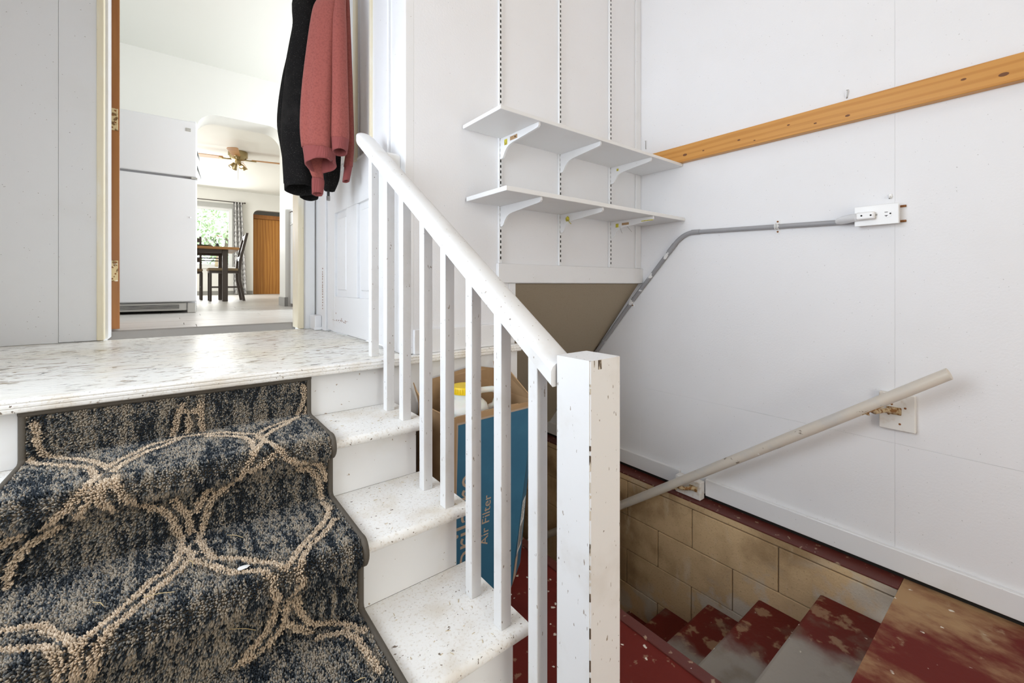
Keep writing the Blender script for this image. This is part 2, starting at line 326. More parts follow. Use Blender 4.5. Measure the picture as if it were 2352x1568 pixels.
# right wall: a base with four sheets over it
wr = struct('wall_right', B(2.1495, 2.28, -1.75, 3.4, 0.0, CZ), MT['wall'])
for (a, b, c, d) in [(-1.745, .3728, .004, .4958), (.3732, 1.506, .004, .4965), (-1.745, .3728, .4963, CZ), (.3731, 1.506, .4970, CZ), (1.5061, 3.39, .004, 1.2)]:
    obj('wall_sheet', B(2.145, 2.1497, a, b, c, d, .0003, 1), MT['wall'], wr)
bb = struct('baseboard_right', B(2.127, 2.1445, 1.245, 2.9, .019, .100, .003), MT['trim'])
struct('baseboard_right_entry', B(2.125, 2.1445, -1.74, 1.103, .019, .103, .003), MT['trim'])
# shelf wall
bm = bmesh.new(); box(bm, .705, 1.2, YB, YB + .1, .80, CZ); box(bm, 1.2, 2.144, YB, YB + .1, 1.105, CZ)
struct('wall_back', bm, MT['wall'])
struct('trim_2', B(1.095, 2.1445, YB - .021, YB - .0005, 1.107, 1.192, .002), MT['trim'])       # header board over the stair opening
struct('trim_3', B(1.165, 1.2015, YB - .006, YB - .0005, .865, 1.106, .002), MT['trim'])         # post below the header
struct('trim_4', B(2.095, 2.144, YB - .008, YB - .0005, 1.193, CZ - .01, .003), MT['trim'])      # corner batten
struct('baseboard_back', B(.705, 1.164, YB - .014, YB - .0005, .834, .928, .003), MT['trim'])
# panel below landing edge, right of the stairs, and the dark recess behind
struct('wall_landing_apron', B(.60, 1.210, YB - .008, YB + .004, .605, .804, .004), MT['wall_smooth'])
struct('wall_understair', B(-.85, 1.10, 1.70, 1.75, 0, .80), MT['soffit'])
# landing
ld = struct('floor_landing', B(-.85, .700, 1.486, 2.80, .803, LZ), MT['landing'])
def nose_profile(y, z, t=.030):
    return [(y + .03, z + .0005), (y + .008, z + .0005), (y + .001, z - .002), (y, z - .005), (y + .002, z - .0085), (y - .001, z - .011), (y - .001, z - .016), (y + .002, z - .0185), (y, z - .021), (y + .001, z - .027), (y + .004, z - t), (y + .03, z - t)]
bm = bmesh.new(); prism(bm, nose_profile(1.472, LZ), 'x', -.85, 1.212); obj('nosing', bm, MT['tread'], ld)
# wall with the kitchen doorway
bm = bmesh.new(); box(bm, -.85, -.276, 2.80, 2.955, .80, CZ); box(bm, .585, 3.0, 2.80, 2.955, .80, CZ); box(bm, -.276, .585, 2.80, 2.955, 2.91, CZ)
wl = struct('wall_landing', bm, MT['panel_wall'])
obj('wall_sheet', B(-.849, -.4235, 2.788, 2.8005, LZ + .001, CZ, .001, 1), MT['panel_wall'], wl)
obj('wall_sheet', B(-.4225, -.297, 2.785, 2.8005, LZ + .003, CZ, .0015, 1), MT['panel_wall'], wl)
struct('trim_5', B(-.298, -.272, 2.772, 2.83, LZ + .002, 2.93, .006, 3), MT['cream_trim'])
struct('trim_6', B(-.2755, -.262, 2.83, 2.956, LZ + .002, 2.91, .002), MT['trim'])
bm = bmesh.new(); box(bm, .570, .5855, 2.80, 2.956, LZ + .002, 2.91, .004); box(bm, .566, .598, 2.775, 2.80, LZ + .002, 2.93, .007, 3)
struct('trim_7', bm, MT['cream_trim'])
struct('trim_8', B(.5985, .66, 2.790, 2.7998, LZ + .001, CZ - .01), MT['wall_smooth'])
struct('threshold', B(-.2755, .5705, 2.957, 2.985, .80, KZ + .003, .006), MT['thresh'])
# side wall of the landing with the white panelled door
bm = bmesh.new(); box(bm, .712, .80, 1.61, 1.715, .80, CZ); box(bm, .712, .80, 2.585, 2.80, .80, CZ); box(bm, .712, .80, 1.715, 2.585, 2.89, CZ)
struct('wall_landing_side', bm, MT['wall_smooth'])
bm = bmesh.new(); box(bm, .673, .712, 1.5065, 1.600, LZ + .001, CZ - .01, .004); box(bm, .681, .712, 1.6005, 1.668, LZ + .001, CZ - .01, .003); box(bm, .670, .712, 1.6685, 1.724, LZ + .001, CZ - .01, .006, 3)
struct('trim_9', bm, MT['trim'])
bm = bmesh.new(); box(bm, .664, .712, 2.572, 2.645, LZ + .001, 2.93, .004); box(bm, .668, .712, 2.6455, 2.787, LZ + .001, CZ - .01, .002)
struct('trim_10', bm, MT['trim'])
bm = bmesh.new(); box(bm, .630, .6675, 2.655, 2.784, LZ + .001, LZ + .085, .005); box(bm, .622, .6675, 2.638, 2.654, LZ + .001, LZ + .02, .006, 3)
struct('baseboard_landing', bm, MT['trim'])
# rest of the entry shell, mostly behind the camera
bm = bmesh.new(); box(bm, -.95, -.85, -1.75, 0.35, 0, CZ); box(bm, -.95, -.85, 1.70, 2.96, 0, CZ); box(bm, -.95, -.85, 0.35, 1.70, 0, 1.0); box(bm, -.95, -.85, 0.35, 1.70, 2.35, CZ)
struct('wall_left', bm, MT['wall'])
bm = bmesh.new(); box(bm, -.95, .05, -1.85, -1.75, 0, CZ); box(bm, 1.05, 2.28, -1.85, -1.75, 0, CZ); box(bm, .05, 1.05, -1.85, -1.75, 2.1, CZ); box(bm, .05, 1.05, -1.85, -1.75, 0, .3)
struct('wall_front', bm, MT['tan_bounce_wall'])  # unseen wall, coloured for warm bounce and opened for the rear fill
struct('ceiling', B(-.95, 2.28, -1.85, 2.955, CZ, CZ + .1), MT['wall'])
w2 = struct('window_2', B(-.93, -.86, 0.35, .40, 1.0, 2.35), MT['white_frame'])
for a in [(.40, 1.65, 1.0, 1.05), (.40, 1.65, 2.30, 2.35), (1.65, 1.70, 1.0, 2.35), (.40, 1.65, 1.66, 1.70)]: obj('window_frame', B(-.93, -.86, *a), MT['white_frame'], w2)

# ------------------------------------------------------------------ entry stairs (white wood)
st = thing('staircase', 'white painted wooden stairs with scuffed treads climbing to the landing', 'stairs', (0, .51, 0))
def half_round(y, z, t=.028, ya=None):
    pts = []
    for k in range(9):
        a = R_(90 + 180 * k / 8); pts.append((y + t / 2 + t / 2 * math.cos(a), z - t / 2 + t / 2 * math.sin(a)))
    return [(ya, z)] + pts + [(ya, z - t)]
for k in range(1, 5):
    bm = bmesh.new(); prism(bm, half_round(RY[k] - .032, TZ[k], .028, RY[k - 1] - .0005), 'x', -.849, .627)
    o = obj('tread', bm, MT['tread'], st, smooth=True, auto=40)
for k in range(5):
    zb = TZ[k + 1] + .0005 if k < 4 else .001
    zt = TZ[k] - .029 if k else .8025
    obj('riser', B(-.849, .600, RY[k], RY[k] + .018, zb, zt), MT['riser'], st)
for k in range(1, 5):
    obj('stringer', B(.575, .5995, RY[k] + .0185, RY[k - 1] - .0005 + (.0 if k > 1 else -.0), .001, TZ[k] - .0285), MT['riser'], st)

# ------------------------------------------------------------------ basement stairs (red concrete)
bs = thing('basement_stairs', 'red painted concrete steps with grey worn centres descending to the basement', 'stairs', (1.62, .35, 0))
for k in range(1, 10):
    y0, y1 = .347 + .233 * (k - 1), .355 + .2335 * k; z = -.157 * k
    bm = bmesh.new(); prism(bm, [(y0, z), (y1 - .012, z), (y1 - .004, z - .003), (y1, z - .011), (y1, z - .157 - .2), (y0, z - .157 - .2)], 'x', 1.1765, 2.0525)
    if k == 1: pass
    obj('step', bm, MT['red_step'], bs)

# ------------------------------------------------------------------ railing
rl = thing('stair_railing', 'white wooden stair railing with square balusters, thick handrail and newel post', 'railing', (.6, .51, 0))
def hz(y): return .901 + (y - .572) * .6726                   # underside of the handrail
bal = [.635, .755, .875, 1.005, 1.131, 1.277, 1.410, 1.556]
SX = .563
for y in bal:
    zb = LZ if y > 1.48 else TZ[[i for i in range(1, 5) if y >= RY[i] - .034][0]]
    s = .0285
    bm = bmesh.new()
    vv = [(SX, y, zb), (SX + s, y, zb), (SX + s, y + s, zb), (SX, y + s, zb)]
    lo = [bm.verts.new((a, b, c + .0005)) for a, b, c in vv]; hi = [bm.verts.new((a, b, hz(b) + .004)) for a, b, c in vv]
    bm.faces.new(lo); bm.faces.new(hi)
    for i in range(4): bm.faces.new((lo[i], lo[(i + 1) % 4], hi[(i + 1) % 4], hi[i]))
    es = [e for e in bm.edges if abs(e.verts[0].co.z - e.verts[1].co.z) > .2]
    bmesh.ops.bevel(bm, geom=es, offset=.0012, segments=1, affect='EDGES')
    obj('baluster', bm, MT['rail'], rl)
# handrail: profile (x, dz) swept along the slope
prof = [(.550, .004), (.554, 0), (.618, 0), (.622, .004), (.622, .030), (.617, .038), (.604, .045), (.586, .047), (.568, .045), (.555, .038), (.550, .030)]
bm = bmesh.new(); rings = []
for y in (.5815, 1.62, 1.672, 1.70, 1.715): 
    k = {1.62: 0, 1.672: 0, 1.70: .006, 1.715: .018}.get(y, 0)
    cx_, cz_ = .586, .024
    rings.append([bm.verts.new((cx_ + (a - cx_) * (1 - k / .05), y, hz(y) + cz_ + (b - cz_) * (1 - k / .04))) for a, b in prof])
for a, b in zip(rings, rings[1:]):
    for i in range(len(prof)): bm.faces.new((a[i], a[(i + 1) % len(prof)], b[(i + 1) % len(prof)], b[i]))
bm.faces.new(rings[0]); bm.faces.new(rings[-1])
obj('handrail', bm, MT['rail'], rl, smooth=True, auto=35)
# return block from the rail to the casing
zr = hz(1.58)
bm = bmesh.new(); prism(bm, [(1.548, zr - .040), (1.552, zr - .046), (1.598, zr - .046), (1.602, zr - .040), (1.602, zr + .012), (1.590, zr + .022), (1.560, zr + .022), (1.548, zr + .012)], 'x', .6215, .672)
obj('rail_return', bm, MT['rail'], rl, smooth=True, auto=35)
# newel
NX, NY, NS = .562, .496, .084
bm = bmesh.new(); prism(bm, [(NX, NY), (NX + NS, NY), (NX + NS, NY + NS), (NX, NY + NS)], 'z', TZ[4] + .0005, .967)
top = [f for f in bm.faces if all(v.co.z > .96 for v in f.verts)]
r = bmesh.ops.inset_region(bm, faces=top, thickness=.010); 
for f_ in bm.faces:
    if len(f_.verts) == 4 and all(v.co.z > .96 for v in f_.verts) and f_.calc_area() < .0045 and f_.calc_area() > .003:
        for v in f_.verts: v.co.z += .009
es = [e for e in bm.edges if abs(e.verts[0].co.z - e.verts[1].co.z) > .5]
bmesh.ops.bevel(bm, geom=es, offset=.0022, segments=2, affect='EDGES')
obj('newel_post', bm, MT['rail'], rl)
# chipped near edge of the newel: thin irregular slivers of bare wood along the corner
bm = bmesh.new(); z = .20
while z < .955:
    h = random.uniform(.004, .03); wd = random.uniform(.0008, .0024)
    if random.random() < .75: box(bm, NX - .0004, NX + wd, NY - .0004, NY + wd, z, min(z + h, .958))
    z += h + random.uniform(.002, .02)
box(bm, NX + .021, NX + .030, NY - .0006, NY + .004, .950, .9665)
box(bm, NX + .010, NX + .012, NY - .0005, NY + .004, .955, .9665)
o = obj('chipped_edge', bm, MT['rail_edge'], rl); o['label'] = 'bare wood showing along the chipped newel corner'; o['kind'] = 'stuff'

# ------------------------------------------------------------------ carpet runner
CL, CRX = -.285, .335
def carpet_profile(t=.012):
    pts = [(RY[0] - t, .797)]
    for k in range(1, 5):
        yr = RY[k - 1] - t; pts += [(yr, TZ[k] + t + .012), (yr - .003, TZ[k] + t + .004), (yr - .012, TZ[k] + t)]
        N = RY[k] - .034; c = (N + .012, TZ[k] - .012); r = .012 + t + .004
        pts.append((c[0] + .02, c[1] + r - .002))
        for i in range(11):
            a = R_(90 + 18 * i); pts.append((c[0] + r * math.cos(a), c[1] + r * math.sin(a)))
        if k < 4: pts += [(RY[k] - t - .004, c[1] - r - .004), (RY[k] - t, c[1] - r - .014)]
    pts += [(RY[4] - t - .002, TZ[4] - .05), (RY[4] - t, .004)]
    return np.array(pts)
CP = carpet_profile()
CS = np.concatenate([[0], np.cumsum(np.hypot(*np.diff(CP, axis=0).T))])
cr = thing('carpet_runner', 'dark blue grey carpet runner with cream trellis lines laid over the white stairs', 'carpet', (.025, .51, 0))
# backing sheet
bm = bmesh.new()
for (y0, z0), (y1, z1) in zip(CP, CP[1:]):
    bm.faces.new([bm.verts.new(p) for p in ((CL, y0, z0), (CRX, y0, z0), (CRX, y1, z1), (CL, y1, z1))])
bmesh.ops.remove_doubles(bm, verts=bm.verts[:], dist=1e-5)
obj('backing', bm, MT['binding'], cr)
# bound edges: a rolled strip down each side and along the top
for x in (CL, CRX):
    bm = bmesh.new(); n = len(CP)
    off = []
    for i in range(n):
        d = CP[min(i + 1, n - 1)] - CP[max(i - 1, 0)]; d = d / np.hypot(*d); off.append((d[1], -d[0]))
    L_ = []
    for i in range(n):
        y, z = CP[i]; ny, nz = off[i]
        if ny > 0 and i < 2: ny, nz = -ny, -nz
        row = []
        for dx, h in ((-.0075, -.011), (-.0075, .002), (-.004, .0065), (.004, .0065), (.0075, .002), (.0075, -.011)):
            row.append(bm.verts.new((x + dx, y + ny * h, z + nz * h)))
        L_.append(row)
    for a, b in zip(L_, L_[1:]):
        for j in range(5): bm.faces.new((a[j], a[j + 1], b[j + 1], b[j]))
    obj('binding', bm, MT['binding'], cr, smooth=True)
obj('binding', B(CL - .008, CRX + .008, RY[0] - .0205, RY[0] - .0005, .7905, .803, .004), MT['binding'], cr)
LINES = [[(-0.266,0.025),(-0.259,0.051),(-0.258,0.081),(-0.249,0.100),(-0.236,0.117),(-0.229,0.121),(-0.208,0.147),(-0.183,0.171),(-0.158,0.207),(-0.123,0.279)],[(-0.272,0.111),(-0.259,0.147),(-0.235,0.167),(-0.160,0.249),(-0.146,0.288),(-0.137,0.334)],[(-0.122,0.286),(-0.112,0.252),(-0.048,0.156),(-0.023,0.154),(0.003,0.135)],[(-0.111,0.316),(-0.096,0.272),(-0.060,0.218),(-0.054,0.210),(-0.031,0.194),(-0.010,0.174),(0.007,0.149)],[(-0.132,0.326),(-0.140,0.362),(-0.149,0.384),(-0.162,0.402),(-0.196,0.433),(-0.206,0.462),(-0.212,0.466)],[(-0.118,0.366),(-0.154,0.430),(-0.162,0.464)],[(-0.105,0.349),(-0.101,0.385),(-0.094,0.404),(-0.071,0.436),(-0.068,0.464),(-0.020,0.503),(-0.005,0.527),(0.008,0.575)],[(-0.108,0.372),(-0.125,0.407),(-0.107,0.436),(-0.106,0.462),(-0.103,0.465)],[(0.012,0.029),(0.003,0.050),(-0.000,0.075),(-0.010,0.114)],[(0.054,0.027),(0.054,0.089),(0.058,0.115)],[(0.012,0.047),(0.035,0.052),(0.054,0.042)],[(0.024,0.066),(0.028,0.090),(0.023,0.112)],[(0.007,0.139),(0.057,0.144),(0.113,0.172),(0.143,0.213),(0.170,0.235)],[(0.065,0.171),(0.114,0.211),(0.140,0.240),(0.155,0.284),(0.152,0.382)],[(0.174,0.243),(0.205,0.202),(0.236,0.179),(0.300,0.141)],[(0.189,0.276),(0.222,0.227),(0.255,0.195),(0.285,0.156)],[(0.319,0.022),(0.322,0.063),(0.302,0.114)],[(0.329,0.098),(0.322,0.120)],[(0.173,0.252),(0.180,0.309),(0.190,0.336),(0.197,0.371),(0.219,0.409),(0.239,0.424),(0.267,0.436),(0.281,0.462),(0.308,0.480),(0.321,0.507),(0.324,0.525)],[(0.256,0.478),(0.282,0.487),(0.300,0.507),(0.309,0.539),(0.311,0.585)],[(0.187,0.294),(0.159,0.371),(0.116,0.436),(0.115,0.463),(0.090,0.484),(0.069,0.492),(0.051,0.541),(0.039,0.619)],[(0.191,0.397),(0.168,0.412),(0.146,0.419)],[(0.061,0.475),(0.045,0.495),(0.039,0.517)],[(-0.005,0.479),(0.022,0.527),(0.025,0.566)],[(0.010,0.585),(0.002,0.673),(-0.011,0.704),(-0.033,0.717),(-0.038,0.723),(-0.064,0.764),(-0.113,0.831),(-0.124,0.842)],[(0.030,0.669),(0.006,0.717),(-0.012,0.740),(-0.035,0.760),(-0.046,0.785),(-0.062,0.804),(-0.071,0.822),(-0.088,0.834),(-0.099,0.849),(-0.104,0.860),(-0.115,0.943)],[(0.047,0.625),(0.049,0.665),(0.058,0.700),(0.071,0.720),(0.112,0.757),(0.132,0.785),(0.152,0.801),(0.176,0.844)],[(0.017,0.630),(0.026,0.692),(0.087,0.791),(0.127,0.817),(0.143,0.837),(0.152,0.854),(0.151,0.865),(0.158,0.886),(0.165,0.933)],[(0.307,0.610),(0.311,0.654),(0.293,0.702),(0.252,0.751),(0.230,0.772),(0.202,0.807),(0.185,0.835)],[(0.309,0.715),(0.266,0.770),(0.239,0.789),(0.221,0.812),(0.197,0.860),(0.205,0.876),(0.197,0.883),(0.191,0.894),(0.185,0.897),(0.184,0.930),(0.173,0.932)],[(0.161,0.944),(0.157,0.968),(0.146,0.988),(0.091,1.036)],[(0.182,0.950),(0.180,0.975),(0.173,0.997),(0.148,1.017),(0.108,1.038)],[(0.200,0.949),(0.204,0.973),(0.217,1.001),(0.241,1.024),(0.273,1.039),(0.302,1.075),(0.318,1.106)],[(0.184,0.994),(0.226,1.036)],[(0.236,1.064),(0.260,1.070),(0.286,1.083),(0.298,1.114),(0.310,1.221)],[(-0.267,0.488),(-0.240,0.474)],[(-0.187,0.477),(-0.229,0.499),(-0.251,0.527),(-0.257,0.555),(-0.256,0.576)],[(-0.233,0.722),(-0.217,0.732),(-0.200,0.737),(-0.181,0.750),(-0.163,0.786),(-0.128,0.834)],[(-0.220,0.781),(-0.182,0.807),(-0.170,0.812),(-0.146,0.855),(-0.144,0.880)],[(-0.137,0.833),(-0.126,0.850),(-0.125,0.874),(-0.131,0.898)]]
def carpet_pile():
    rng = np.random.default_rng(3)
    dx, ds = .0034, .0036
    xs = np.arange(CL + .009, CRX - .008, dx); ss = np.arange(.010, CS[-1] - .01, ds)
    X, S = np.meshgrid(xs, ss); X = X.ravel(); S = S.ravel()
    X = X + rng.uniform(-.0012, .0012, X.size) ; S = S + rng.uniform(-.0012, .0012, S.size)
    Y = np.interp(S, CS, CP[:, 0]); Z = np.interp(S, CS, CP[:, 1])
    e = .004; TY = np.interp(S + e, CS, CP[:, 0]) - np.interp(S - e, CS, CP[:, 0]); TZ_ = np.interp(S + e, CS, CP[:, 1]) - np.interp(S - e, CS, CP[:, 1])
    ln = np.hypot(TY, TZ_) + 1e-9; TY /= ln; TZ_ /= ln
    NYv, NZv = TZ_, -TY                                     # outward normal in the yz plane
    # pattern distance
    D = np.full(X.size, 9.0)
    LL = list(LINES) + [[(x * .9 + .03, s + .98) for x, s in l] for l in LINES if min(p[1] for p in l) > .30 and max(p[1] for p in l) < .95]
    wob = .0016
    Xw = X + rng.normal(0, wob, X.size); Sw = S + rng.normal(0, wob, S.size)
    for l in LL:
        for (x0, s0), (x1, s1) in zip(l, l[1:]):
            vx, vs_ = x1 - x0, s1 - s0; q = vx * vx + vs_ * vs_ + 1e-12
            t = np.clip(((Xw - x0) * vx + (Sw - s0) * vs_) / q, 0, 1)
            D = np.minimum(D, np.hypot(Xw - x0 - vx * t, Sw - s0 - vs_ * t))
    line = D < .0076
    # ground: streaks running along the length of the runner
    def vnoise(px, py, seed):
        r2 = np.random.default_rng(seed); g = r2.random((256, 256)); xi = np.floor(px).astype(int); yi = np.floor(py).astype(int); fx = px - xi; fy = py - yi
        fx = fx * fx * (3 - 2 * fx); fy = fy * fy * (3 - 2 * fy)
        G = lambda a, b: g[a % 256, b % 256]
        return (G(xi, yi) * (1 - fx) + G(xi + 1, yi) * fx) * (1 - fy) + (G(xi, yi + 1) * (1 - fx) + G(xi + 1, yi + 1) * fx) * fy
    v = .34 * vnoise(X * 80, S * 11, 1) + .34 * vnoise(X * 190, S * 70, 2) + .14 * vnoise(X * 14, S * 9, 4) + .36 * rng.random(X.size)
    v = v / 1.18
    navy = np.array([.026, .033, .042]); slate = np.array([.185, .190, .188]); taupe = np.array([.40, .345, .275]); cream = np.array([.66, .53, .395])
    col = np.empty((X.size, 3))
    a = np.clip((v - .41) / .07, 0, 1)[:, None]; b = np.clip((v - .51) / .10, 0, 1)[:, None]
    col[:] = navy * (1 - a) + slate * a; col = col * (1 - b) + taupe * b
    edge = (D >= .0076) & (D < .016); col[edge] = col[edge] * .6
    cc = cream * rng.uniform(.75, 1.15, (X.size, 1)); col[line] = cc[line]
    col *= rng.uniform(.8, 1.2, (X.size, 1))
    n = X.size; h = .0085 * rng.uniform(.75, 1.15, n); r = .0021 * rng.uniform(.85, 1.2, n)
    base = np.stack([X, Y, Z], 1); N = np.stack([np.zeros(n), NYv, NZv], 1); T = np.stack([np.zeros(n), TY, TZ_], 1); U = np.tile([1., 0, 0], (n, 1))
    lean = U * (rng.normal(-.0012, .0014, n))[:, None] + T * (rng.normal(.0012, .0013, n))[:, None]
    ph = rng.uniform(0, 6.28, n)
    V = np.empty((n, 7, 3)); 
    for k in range(3):
        a_ = ph + k * 2.0944; d = U * np.cos(a_)[:, None] + T * np.sin(a_)[:, None]
        V[:, k] = base - N * .002 + d * (r * .8)[:, None]
        V[:, 3 + k] = base + N * (h * .62)[:, None] + d * (r * 1.1)[:, None] + lean * .7
    V[:, 6] = base + N * h[:, None] + lean * 1.2
    F4 = np.array([[0, 1, 4, 3], [1, 2, 5, 4], [2, 0, 3, 5]]); F3 = np.array([[3, 4, 6], [4, 5, 6], [5, 3, 6]])
    off = (np.arange(n) * 7)[:, None, None]
    q4 = (F4[None] + off).reshape(n, 12); q3 = (F3[None] + off).reshape(n, 9)
    loops = np.concatenate([q4, q3], 1).ravel()
    starts = (np.array([0, 4, 8, 12, 15, 18])[None] + (np.arange(n) * 21)[:, None]).ravel(); tot = np.tile([4, 4, 4, 3, 3, 3], n)
    me = bpy.data.meshes.new('pile'); me.vertices.add(n * 7); me.vertices.foreach_set('co', V.reshape(-1).astype(np.float32))
    me.loops.add(loops.size); me.loops.foreach_set('vertex_index', loops.astype(np.int32))
    me.polygons.add(n * 6); me.polygons.foreach_set('loop_start', starts.astype(np.int32)); me.polygons.foreach_set('loop_total', tot.astype(np.int32))
    me.update(calc_edges=True); me.validate()
    at = me.attributes.new('yarn', 'FLOAT_COLOR', 'POINT'); c4 = np.ones((n, 7, 4)); c4[:, :, :3] = col[:, None, :]
    at.data.foreach_set('color', c4.reshape(-1).astype(np.float32))
    return me
m_, nt_, p_ = base_mat('carpet_yarn'); an = nt_.nodes.new('ShaderNodeAttribute'); an.attribute_name = 'yarn'; nt_.links.new(an.outputs['Color'], p_.inputs['Base Color']); p_.inputs['Roughness'].default_value = .85; p_.inputs['Specular IOR Level'].default_value = .15; MT['yarn'] = m_
pl = obj('pile', carpet_pile(), MT['yarn'], cr); pl['kind'] = 'stuff'

# ================================================================== ENTRY OBJECTS
# white panelled door on the landing (plane x = .67)
d2 = thing('door_2', 'white painted panel door with chipped lower rail, closed', 'door', (.69, 2.147, LZ), kind='structure')
DX0, DX1 = .676, .711
Y0, Y1 = 1.729, 2.567; P1 = (1.862, 2.060); P2 = (2.222, 2.428); ZB = LZ + .012
for (a, b, c, d) in [(Y0, P1[0], ZB, 2.868), (P2[1], Y1, ZB, 2.868)]: obj('stile', B(DX0, DX1, a, b, c, d, .0015, 1), MT['trim'], d2)
for (c, d) in ((1.0345, 1.4875), (1.7025, 2.7195)): obj('stile', B(DX0, DX1, P1[1], P2[0], c, d, .0015, 1), MT['trim'], d2)
for (c, d) in [(ZB, 1.034), (1.488, 1.702), (2.72, 2.868)]:
    obj('rail', B(DX0, DX1, P1[0], P2[1], c, d, .0015, 1), MT['trim'], d2)
for (a, b) in (P1, P2):
    for (c, d) in ((1.034, 1.488), (1.702, 2.72)):
        bm = bmesh.new(); box(bm, DX0 + .014, DX1 - .005, a, b, c, d); box(bm, DX0 + .006, DX0 + .02, a + .03, b - .03, c + .035, d - .035, .005, 1)
        obj('panel', bm, MT['trim'], d2)
    # upper panel mouldings in a yellowed cream
    for (e, f_, g, h) in [(a - .012, a + .012, 1.69, 2.73), (b - .004, b + .034, 1.690, 2.73)]:
        obj('moulding', B(DX0 - .010, DX0 + .004, e, f_, g, h, .004, 2), MT['cream_trim'], d2)
    obj('moulding', B(DX0 - .0035, DX0 + .004, a + .0125, b - .0045, 1.692, 1.704, .002, 1), MT['trim'], d2)
bm = bmesh.new()
for k in range(26): 
    y = 2.20 + .26 * random.random() ** 1.0; z = .905 + random.uniform(-.006, .008) - (y - 2.2) * .02; s = random.uniform(.002, .009)
    box(bm, DX0 - .0004, DX0 + .001, y, y + s, z, z + random.uniform(.002, .006))
for y, z in [(2.40, .94), (2.30, .915)]: box(bm, DX0 - .0004, DX0 + .001, y, y + .006, z, z + .008)
obj('paint_chips', bm, MT['rust'], d2)['kind'] = 'stuff'
bm = bmesh.new()
for k in range(16):
    z = .96 + k * .015 + random.uniform(-.004, .004); box(bm, .6636, .6646, 2.622 - random.uniform(0, .006), 2.630, z, z + random.uniform(.006, .014))
obj('jamb_wear', bm, MT['rust'], d2)['kind'] = 'stuff'
bm = bmesh.new(); tube(bm, [(.675, 2.02, 2.62), (.63, 2.02, 2.62), (.612, 2.02, 2.632), (.605, 2.02, 2.655)], .005, 8); lathe(bm, [(.001, .676), (.014, .674), (.014, .670), (.001, .669)], (0, 2.02, 2.62), 12, 'x')
obj('coat_hook', bm, MT['brass'], d2, smooth=True, auto=40)

# coats: lofted cloth lobes
def loft(name, rows, mat, parent, ry=.7, folds=4, amp=.10, seed=0, n=40, thick=.004, top=True, openbottom=True, sub=4, dip=0):
    rnd = random.Random(seed); ph = [rnd.uniform(0, 6.28) for _ in range(4)]
    rows = [list(r) for r in rows]
    # densify with smooth interpolation
    den = []
    for i in range(len(rows) - 1):
        for k in range(sub):
            t = k / sub; p0 = rows[max(i - 1, 0)]; p1 = rows[i]; p2 = rows[i + 1]; p3 = rows[min(i + 2, len(rows) - 1)]
            den.append([.5 * (2 * b + (c - a) * t + (2 * a - 5 * b + 4 * c - d) * t * t + (3 * b - a - 3 * c + d) * t ** 3) for a, b, c, d in zip(p0, p1, p2, p3)])
    den.append(rows[-1])
    bm = bmesh.new(); rings = []; zt, zb = den[0][0], den[-1][0]
    for (z, cx_, cy_, hw) in den:
        t = (zt - z) / (zt - zb + 1e-9); ring = []
        for k in range(n):
            a = 2 * math.pi * k / n
            f_ = 1 + amp * (math.sin(folds * a + ph[0] + .8 * t) * .7 + math.sin((folds + 3) * a + ph[1] - t) * .3) * (.35 + .65 * t)
            ring.append(bm.verts.new((cx_ + hw * math.cos(a) * f_, cy_ + hw * ry * math.sin(a) * f_, z + dip * hw * math.sin(a) * t ** 6)))
        rings.append(ring)
    for a, b in zip(rings, rings[1:]):
        for k in range(n): bm.faces.new((a[k], a[(k + 1) % n], b[(k + 1) % n], b[k]))
    if top: bm.faces.new(rings[0])
    if not openbottom: bm.faces.new(rings[-1])
    o = obj(name, bm, mat, parent, smooth=True)
    if openbottom:
        md = o.modifiers.new('thickness', 'SOLIDIFY'); md.thickness = thick; md.offset = -1
    return o
ro = thing('sweatshirt', 'dusty rose sweatshirt with ribbed hem and cuffs hanging on the door hook', 'sweatshirt', (.56, 1.95, 1.49))
loft('body', [(2.64, .600, 1.985, .016), (2.50, .560, 1.96, .030), (2.33, .520, 1.935, .044), (2.256, .505, 1.93, .054), (2.092, .491, 1.93, .061), (1.903, .479, 1.93, .067), (1.753, .475, 1.93, .068), (1.672, .476, 1.93, .063)], MT['rose'], ro, .95, 4, .13, 1)
loft('hem', [(1.673, .476, 1.93, .0645), (1.655, .4775, 1.93, .0625), (1.635, .479, 1.93, .060), (1.606, .482, 1.93, .0585)], MT['rose_rib'], ro, .95, 4, .11, 1, top=False, thick=.006, dip=-.35)
loft('sleeve', [(2.50, .575, 1.95, .020), (2.30, .548, 1.90, .028), (2.199, .543, 1.88, .030), (2.051, .543, 1.88, .033), (1.884, .544, 1.88, .036), (1.755, .545, 1.88, .038), (1.718, .545, 1.88, .037)], MT['rose'], ro, .9, 2, .07, 2)
loft('cuff', [(1.719, .545, 1.88, .0375), (1.705, .545, 1.88, .036), (1.662, .545, 1.88, .031)], MT['rose_rib'], ro, .9, 2, .06, 2, top=False, thick=.005, dip=-.3)
loft('sleeve', [(2.40, .600, 1.97, .012), (2.18, .606, 1.97, .014), (1.989, .611, 1.97, .015), (1.794, .615, 1.97, .016), (1.716, .615, 1.97, .016), (1.632, .607, 1.97, .018)], MT['rose'], ro, 1.2, 2, .1, 3)
loft('cuff', [(1.633, .607, 1.97, .0175), (1.62, .606, 1.97, .016), (1.564, .597, 1.97, .014)], MT['rose_rib'], ro, 1.2, 2, .1, 3, top=False, dip=-.3)
loft('lining_flap', [(1.75, .470, 1.98, .036), (1.66, .472, 1.985, .034), (1.609, .474, 1.99, .030), (1.563, .484, 1.99, .023)], MT['rose'], ro, .5, 3, .14, 4)
loft('cuff', [(1.564, .484, 1.99, .0235), (1.548, .485, 1.99, .026), (1.494, .484, 1.99, .022)], MT['rose_rib'], ro, .6, 3, .14, 5, top=False, dip=-.3)
